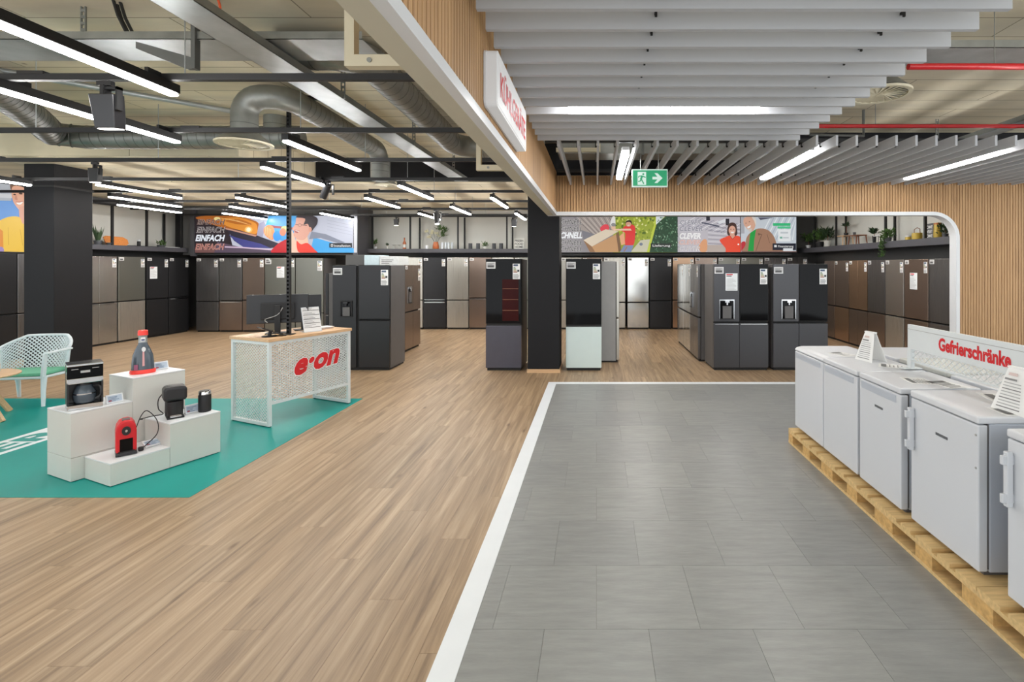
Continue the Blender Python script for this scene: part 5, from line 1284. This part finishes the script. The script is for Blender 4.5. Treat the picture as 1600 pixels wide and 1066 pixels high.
outline_text(p, 'CLEVER', 1062, 351, 7.4, 32, S(120,120,134), S(232,232,236)); outline_text(p, 'CLEVER', 1061, 361.2, 7.4, 36, S(112,112,128), S(226,226,232)); p.text('CLEVER', 1060.5, 373, 8.6, G(248), width=34, bold=0.04, shear=0.2); outline_text(p, 'CLEVER', 1060, 382, 7, 34, S(214,170,160), S(240,214,206)); outline_text(p, 'CLEVER', 1059.5, 392.4, 7.6, 34, S(190,180,184), S(240,240,240))
screen('advertising_screen', 'screen with smiling woman in red polo shirt', 1058.4, 339, 1156.4, 394, YS, p)
p = Print().rect(1157.6,339,1244,394, S(206,214,222))
for i in range(13): p.line(1186+i*5.2, 375, 1204+i*5.2, 340, 1.6, S(178,190,204) if i % 2 else S(236,242,246))
p.poly([(1184,340),(1210,340),(1188,344)], S(90,92,110)); p.rect(1157.6,339,1163,365, S(176,178,186))
p.rect(1207.5,349,1234.5,353, S(60,196,130)).rect(1214.5,354,1235,357.4, S(90,206,150)); p.rect(1215.5,358.5,1235,377.5, S(240,244,246)); p.rect(1219,362.5,1231,365, S(200,206,212)).rect(1218,370,1222,373, S(120,180,160)).rect(1223,370.6,1232,372.6, S(196,204,210))
p.blob([(1157.6,380),(1164,378),(1164.5,390),(1157.6,392)], S(196,44,56))
p.blob([(1166,372),(1172,364),(1184,357.5),(1198,359),(1207,367),(1212,378),(1214,388),(1222,391),(1222,396),(1162,396),(1164,384)], S(168,128,104))
p.poly([(1172,364),(1181,358),(1178,376),(1177,394),(1168,394)], S(34,164,72)); p.line(1190,366,1180,394,0.9, S(112,82,68)).line(1198,366,1202,380,0.7, S(120,90,76)); p.poly([(1184,364),(1190,366.5),(1184,368)], S(120,90,74))
p.blob([(1161,347),(1163,340.5),(1172,338.5),(1178,342),(1180,350),(1178,358),(1173,362),(1168,359),(1163,353)], S(224,176,152)); p.blob([(1174,339),(1179,340),(1181,347),(1180,352),(1178,346)], S(226,220,212))
p.ell(1165,349,0.9,0.6, S(70,54,50),8).ell(1170.5,346.8,0.9,0.6, S(70,54,50),8).poly([(1166.5,355),(1172.5,352),(1172,355.5),(1168.5,357.5)], S(250,246,244)); p.poly([(1165,354),(1168.5,358.5),(1174,357),(1174,361),(1170,362)], S(214,206,198))
p.rect(1206.5,380.5,1243,391, S(40,42,56)); p.rect(1209,383,1213,386.5, G(235)); p.text('Finanzierung', 1215, 386.6, 3.4, G(240), width=24, bold=0.01); p.rect(1223,388,1238,393.4, S(232,236,240)); p.rect(1157.6,392.6,1244,394, S(120,90,84))
screen('advertising_screen', 'screen with man in brown jacket and green sweater', 1157.6, 339, 1244, 394, YS, p)
# ---- woman poster on the left wall (faces +X)
p = Print().rect(-1.2,0,1,1, S(86,146,214)); p.poly([(-1.2,0.7),(0.4,0.76),(0.4,1),(-1.2,1)], S(176,182,190)); p.poly([(-1.2,0.76),(0.42,0.8),(0.42,0.86),(-1.2,0.8)], S(206,210,214))
p.blob([(0.35,0.98),(0.55,1.06),(0.9,1.04),(1.05,0.9),(1.05,0.62),(0.8,0.62),(0.55,0.8)], S(120,84,62))
p.blob([(0.40,0.92),(0.5,0.99),(0.85,0.98),(0.98,0.85),(0.96,0.68),(0.8,0.6),(0.62,0.66),(0.48,0.74),(0.42,0.82)], S(226,170,142))
p.poly([(0.66,0.68),(0.98,0.72),(1.0,0.45),(0.7,0.4)], S(216,160,136))
p.blob([(-0.1,0.36),(0.2,0.5),(0.66,0.53),(0.8,0.43),(1.0,0.42),(1.06,0.2),(1.04,-0.08),(0.1,-0.08)], S(232,190,62)); p.poly([(-0.1,0.36),(0.1,0.3),(0.12,0.06),(-0.05,0.04)], S(222,140,40)); p.ell(0.02,0.02,0.12,0.05, S(150,130,190)); p.line(0.3,0.1,0.28,0.36,0.02, S(206,160,44)); p.line(0.8,0.1,0.7,0.34,0.02, S(206,160,44))
p.blob([(0.56,0.74),(0.68,0.745),(0.8,0.765),(0.74,0.725),(0.64,0.715)], S(250,246,242)); p.line(0.54,0.748,0.82,0.77,0.008, S(180,90,84)); p.ell(0.5,0.86,0.05,0.012, S(70,48,40)); p.ell(0.72,0.885,0.07,0.013, S(70,48,40)); p.line(0.42,0.885,0.53,0.9,0.014, S(90,60,46)); p.line(0.62,0.915,0.84,0.925,0.014, S(90,60,46)); p.blob([(0.54,0.86),(0.5,0.79),(0.58,0.78),(0.6,0.79)], S(204,142,120))
t = thing('advertising_screen', 'poster of a smiling woman in a yellow sweater at the left frame edge', 'poster', (-10.8, 8.88, 2.0))
Z0, Z1, WY = 2.005, 3.24, 0.44
MB().box(-0.06, 0.0, -WY*1.2-0.02, WY+0.02, Z0-2.02, Z1-1.98).build('frame', M['black'], t)
link('image', p.mesh('image', lambda u, v, k: (0.002+k, min(max(u, -1.2), 1)*WY, (Z0-2.0) + min(max(v, 0), 1)*(Z1-Z0)), M['print_lit'], 0.0009), t)

# ================================================================== things on the shelves
def leaf_cluster(m, c, n, r, ln, w, up=0.6):
    for i in range(n):
        a = random.random()*2*math.pi; e = R(random.uniform(15, 80))*1.0
        d = Vector((math.cos(a)*math.cos(e), math.sin(a)*math.cos(e), math.sin(e)*up*1.4)).normalized()
        b0 = Vector(c) + Vector((random.uniform(-r, r), random.uniform(-r, r), random.uniform(-r, r)*0.8)); l = ln*random.uniform(0.6, 1.2)
        s_ = d.cross(Vector((0,0,1))); s_ = s_.normalized() if s_.length > 1e-4 else Vector((1,0,0))
        n_ = s_.cross(d)
        m.add([b0, b0+d*l*0.5+s_*w/2+n_*w*0.12, b0+d*l-n_*w*0.2, b0+d*l*0.5-s_*w/2+n_*w*0.12], [(0,1,2,3)])
    return m
def pot_plant(name, label, loc, potr, poth, potm, leafm, n, r, ln, w, zc, stem=True, cat='plant'):
    t = thing(name, label, cat, loc)
    MB().lathe([(potr*0.75,0),(potr,poth*0.9),(potr,poth),(potr*0.88,poth),(potr*0.85,poth*0.9)], 18).build('pot', M[potm], t, smooth=True)
    if stem: MB().tube([(0,0,poth*0.8),(0.01,0,(poth+zc)/2),(0,0.01,zc)], 0.006, 6).build('stem', M['walnut'], t, smooth=True)
    f = leaf_cluster(MB(), (0,0,zc), n, r, ln, w).build('foliage', M[leafm], t)
    return t
def on_mid(px, dy=0.0): return (X_(px, 13.78), 13.78+dy, 2.211)
ZS = 2.211
pot_plant('potted_plant', 'sprig plant in white pot at the left end of the mid shelf', on_mid(586), 0.05, 0.07, 'white', 'leaf', 26, 0.05, 0.14, 0.035, 0.15)
pot_plant('potted_plant', 'tiny dark plant in white pot left of the brown bottle', on_mid(605), 0.035, 0.08, 'offwhite', 'leaf_dark', 18, 0.03, 0.08, 0.03, 0.11)
def vessel(name, label, cat, loc, prof, m, extra=None, mname='body'):
    t = thing(name, label, cat, loc); MB().lathe(prof, 20).build(mname, M[m], t, smooth=True)
    for (nm, pf, mm) in (extra or []): MB().lathe(pf, 18).build(nm, M[mm], t, smooth=True)
    return t
for i, px_ in enumerate((616, 624)): vessel('bowl', ['shallow pale bowl left of its twin on the mid shelf', 'shallow pale bowl next to the brown bottle'][i], 'bowl', on_mid(px_), [(0.02,0),(0.025,0.01),(0.012,0.02),(0.012,0.09),(0.06,0.12),(0.055,0.12),(0.01,0.1)], 'shelf_back')
vessel('bottle', 'brown glass bottle with pale label on the mid shelf', 'bottle', on_mid(632), [(0.045,0),(0.047,0.02),(0.047,0.17),(0.02,0.23),(0.018,0.3),(0.02,0.31)], 'terracotta', [('label', [(0.0478,0.04),(0.0478,0.13)], 'offwhite'), ('cap', [(0.021,0.3),(0.021,0.32)], 'walnut')])
vessel('jug', 'small white jug left of the orange vase', 'jug', on_mid(667), [(0.035,0),(0.05,0.03),(0.045,0.09),(0.035,0.11),(0.03,0.11),(0.03,0.05)], 'white', [('rim', [(0.036,0.105),(0.036,0.113)], 'offwhite')])
t = thing('flower_vase', 'orange brown vase with cream flowers and green branches on the mid shelf', 'vase', on_mid(681))
MB().lathe([(0.07,0),(0.085,0.02),(0.085,0.1),(0.07,0.16),(0.065,0.2),(0.06,0.2),(0.05,0.1)], 20).build('vase', M['terracotta'], t, smooth=True)
st = MB()
tips = [(-0.26,0.02,0.5),(-0.18,-0.05,0.36),(-0.1,0.05,0.52),(0.12,-0.03,0.56),(0.24,0.03,0.5),(0.2,0.0,0.38),(0.02,0.02,0.46)]
for a in tips: st.tube([(0,0,0.12),(a[0]*0.4, a[1], 0.3), a], 0.004, 5)
st.build('stems', M['leaf_dark'], t)
fo = MB()
for a in tips[3:6]: leaf_cluster(fo, a, 22, 0.06, 0.14, 0.05)
fo.build('foliage', M['leaf'], t)
fl = MB()
for a in tips[:3] + tips[6:]:
    for _ in range(3): leaf_cluster(fl, (a[0]+random.uniform(-.04,.04), a[1], a[2]-0.06+random.uniform(-.05,.05)), 12, 0.025, 0.06, 0.05)
fl.build('blossoms', M['petal'], t)
for i, px_ in enumerate((691, 696, 701, 706)): vessel('tumbler', '%s clear tumbler of four right of the orange vase' % ORD[i], 'tumbler', on_mid(px_, 0.03*(i % 2)), [(0.03,0),(0.035,0.19),(0.031,0.19),(0.028,0.02)], 'glass', [('base', [(0.031,0),(0.031,0.008)], 'side_silver')])
for px_, l in ((735, 'charcoal tumbler at the left end of the four on the mid shelf'), (747, 'charcoal tumbler just left of the grass bowl'), (772, 'charcoal tumbler just right of the grass bowl'), (783, 'charcoal tumbler at the right end of the four on the mid shelf')):
    vessel('tumbler', l, 'tumbler', on_mid(px_), [(0.05,0),(0.053,0.01),(0.053,0.16),(0.047,0.16),(0.045,0.03)], 'grey_ceramic', [('rim', [(0.0535,0.15),(0.0535,0.157)], 'gasket')])
pot_plant('potted_plant', 'bushy little plant in pale bowl between the charcoal tumblers', on_mid(758), 0.06, 0.07, 'shelf_back', 'leaf', 60, 0.06, 0.10, 0.022, 0.11, False)
def word_board(label, loc, rz, w, h, bg, fg, rows):
    t = thing('word_board', label, 'sign', loc, rz); MB().box(-w/2, w/2, -0.012, 0.012, 0, h).build('board', M[bg], t, bevel=0.003)
    pr = Print(); n = len(rows)
    for i, tx in enumerate(rows): pr.text(tx, -w*0.42, h*(0.9-(i+0.78)/n*0.86), h*0.8/n*0.75, fg, width=w*0.84, bold=0.03, down=False)
    link('lettering', pr.mesh('lettering', lambda u, v, k: (u, -0.0135-k, v), M['print']), t)
word_board('white board with black words at the right end of the mid shelf', on_mid(811), 0, 0.28, 0.30, 'offwhite', G(40), ['FRESH', 'FOOD', 'HOME'])
# left shelf (fronts face +X)
def on_left(px_, x=-11.15): Y = 11.15*767/(932-px_); return (x, Y, 2.211)
t = thing('potted_plant', 'spiky snake plant beside the wide column on the left shelf', 'plant', on_left(153))
MB().lathe([(0.06,0),(0.075,0.09),(0.075,0.1),(0.065,0.1)], 18).build('pot', M['grey_ceramic'], t, smooth=True)
sp = MB()
for i in range(14):
    a = i*2.4; l = random.uniform(0.25, 0.42); o = Vector((0.03*math.cos(a), 0.03*math.sin(a), 0.08)); d = Vector((math.cos(a)*0.25, math.sin(a)*0.25, 1)).normalized(); s_ = Vector((-math.sin(a), math.cos(a), 0))
    sp.add([o-s_*0.012, o+s_*0.012, o+d*l*0.6+s_*0.014, o+d*l, o+d*l*0.6-s_*0.014], [(0,1,2,3,4)])
sp.build('leaves', M['leaf_dark'], t)
t = thing('cutting_board', 'round ended orange wooden cutting board leaning on the left shelf', 'cutting board', on_left(180, -11.1))
Mx = Matrix.Rotation(R(-18), 4, 'Y')
MB().prism([(-0.24,0),(0.2,0),(0.3,0.06),(0.3,0.16),(0.2,0.22),(-0.2,0.23),(-0.26,0.2)], 'x', -0.02, 0.0, Mx).build('board', M['orange_wood'], t, bevel=0.004)
MB().prism([(-0.12,0.0),(0.22,0.0),(0.26,0.1),(0.2,0.17),(-0.1,0.18)], 'x', 0.004, 0.02, Mx).build('front_board', M['orange_wood'], t, bevel=0.004)
vessel('bowl', 'small grey dish between snake plant and cutting board', 'bowl', on_left(160.5, -11.0), [(0.04,0),(0.06,0.05),(0.055,0.055),(0.03,0.01)], 'grey_ceramic', [('foot', [(0.042,-0.001),(0.042,0.006)], 'gasket')])
vessel('pepper_mill', 'black mill with white top on the left shelf', 'mill', on_left(217), [(0.035,0),(0.035,0.12),(0.028,0.13)], 'black', [('top', [(0.03,0.13),(0.035,0.16),(0.02,0.175)], 'white')])
pot_plant('potted_plant', 'low succulents in dark tray on the left shelf', on_left(252), 0.09, 0.06, 'grey_ceramic', 'leaf', 60, 0.07, 0.08, 0.03, 0.09, False)
t = thing('tray', 'flat white tray right of the succulents on the left shelf', 'tray', on_left(268)); MB().box(-0.12, 0.12, -0.25, 0.25, 0, 0.018).build('plate', M['white'], t, bevel=0.004); MB().box(-0.1, 0.1, -0.23, 0.23, 0.018, 0.022).build('inlay', M['offwhite'], t)
# right shelf
def on_right(px_, x=6.0, z=2.231): Y = x*767/(px_-932); return (x, Y, z)
pot_plant('potted_plant', 'leafy plant in white pot in the right shelf corner', on_right(1263, 5.95), 0.07, 0.09, 'white', 'leaf', 110, 0.13, 0.13, 0.05, 0.26)
pot_plant('potted_plant', 'bushy plant in black pot on the right shelf', on_right(1281, 5.95), 0.11, 0.15, 'black', 'leaf', 130, 0.14, 0.16, 0.05, 0.29)
pot_plant('potted_plant', 'plant in pale pot leaning right of the black pot', on_right(1293, 5.98), 0.09, 0.16, 'offwhite', 'leaf_dark', 110, 0.13, 0.18, 0.04, 0.32)
def stool(label, loc, m, h=0.23, w=0.24):
    t = thing('small_bench', label, 'bench', loc); MB().box(-w/2, w/2, -w*0.7, w*0.7, h-0.02, h).build('top', M[m], t, bevel=0.003)
    for sx in (-1, 1):
        for sy in (-1, 1): MB().bar((sx*(w/2-0.02), sy*(w*0.7-0.02), h-0.02), (sx*w/2, sy*w*0.7, 0), 0.018, 0.018, (1,0,0)).build('leg', M[m], t)
    return t
stool('pale wooden miniature bench on the right shelf', on_right(1319, 6.0), 'oak', 0.24, 0.26); stool('reddish wooden miniature bench on the right shelf', on_right(1340, 6.0), 'walnut', 0.22, 0.25)
l0 = on_right(1322, 6.0)
pot_plant('potted_plant', 'small tree shaped plant in black pot on the pale miniature bench', (6.0, l0[1], 2.231+0.241), 0.05, 0.06, 'black', 'leaf_dark', 46, 0.05, 0.09, 0.04, 0.24)
l0 = on_right(1335, 6.0); vessel('cup', 'grey cup on the reddish miniature bench', 'cup', (6.0, l0[1], 2.231+0.221), [(0.03,0),(0.035,0.07),(0.03,0.07),(0.026,0.01)], 'grey_ceramic', [('rim', [(0.0355,0.062),(0.0355,0.068)], 'side_grey')])
pot_plant('potted_plant', 'dark leaved plant in slim black vase on the right shelf', on_right(1366, 6.0), 0.04, 0.16, 'black', 'leaf_dark', 46, 0.06, 0.13, 0.06, 0.24)
t = thing('small_bench', 'wire framed white stand beside the slim black vase', 'stand', on_right(1374, 6.0)); MB().box(-0.08, 0.08, -0.1, 0.1, 0.14, 0.15).build('top', M['white'], t)
for sx in (-1, 1):
    for sy in (-1, 1): MB().cyl((sx*0.07, sy*0.09, 0.14), (sx*0.08, sy*0.1, 0), 0.005, 6).build('leg', M['gasket'], t)
t = thing('trailing_ivy', 'green ivy trailing down over the edge of the right shelf', 'plant', on_right(1388, 5.83))
MB().lathe([(0.05,0),(0.065,0.07),(0.065,0.08),(0.055,0.08)], 16).build('pot', M['grey_ceramic'], t, smooth=True)
iv = leaf_cluster(MB(), (0,0,0.13), 110, 0.10, 0.09, 0.045)
for k in range(120):
    f_ = random.random(); iv2 = Vector((-0.10 + random.uniform(-.035,.035), random.uniform(-0.06, 0.06) + 0.03, 0.1 - 0.42*f_)); leaf_cluster(iv, iv2, 1, 0.02, 0.06, 0.04)
iv.build('foliage', M['leaf'], t)
MB().tube([(0,0,0.08),(-0.06,0.02,0.12),(-0.10,0.03,0.02),(-0.10,0.03,-0.32)], 0.004, 5).build('vine', M['leaf_dark'], t)
vessel('candle_jar', 'small mustard jar with white lid on the right shelf', 'jar', on_right(1419, 6.0), [(0.05,0),(0.052,0.06),(0.05,0.07)], 'mustard', [('lid', [(0.052,0.07),(0.052,0.095)], 'white')])
t = vessel('basket', 'mustard basket with dark handle on the right shelf', 'basket', on_right(1433, 6.02), [(0.08,0),(0.09,0.06),(0.085,0.13),(0.078,0.13),(0.07,0.02)], 'mustard')
MB().tube([(0,-0.085,0.13),(0,-0.08,0.2),(0,0,0.23),(0,0.08,0.2),(0,0.085,0.13)], 0.007, 6).build('handle', M['walnut'], t, smooth=True)
word_board('dark board with pale words on the right shelf', on_right(1452, 6.05), R(-90), 0.26, 0.28, 'grey_ceramic', G(215), ['HOME', 'SWEET', 'HOME'])
vessel('vase', 'ribbed mustard vase on the right shelf beside the word board', 'vase', on_right(1465, 6.0), [(0.06,0),(0.065,0.05),(0.06,0.15),(0.055,0.27),(0.05,0.27),(0.045,0.1)], 'mustard', [('collar', [(0.061,0.24),(0.061,0.262)], 'terracotta')])
pot_plant('potted_plant', 'dark drooping plant next to the white portal edge on the right shelf', on_right(1477, 5.95), 0.05, 0.06, 'grey_ceramic', 'leaf_dark', 70, 0.08, 0.12, 0.035, 0.12)
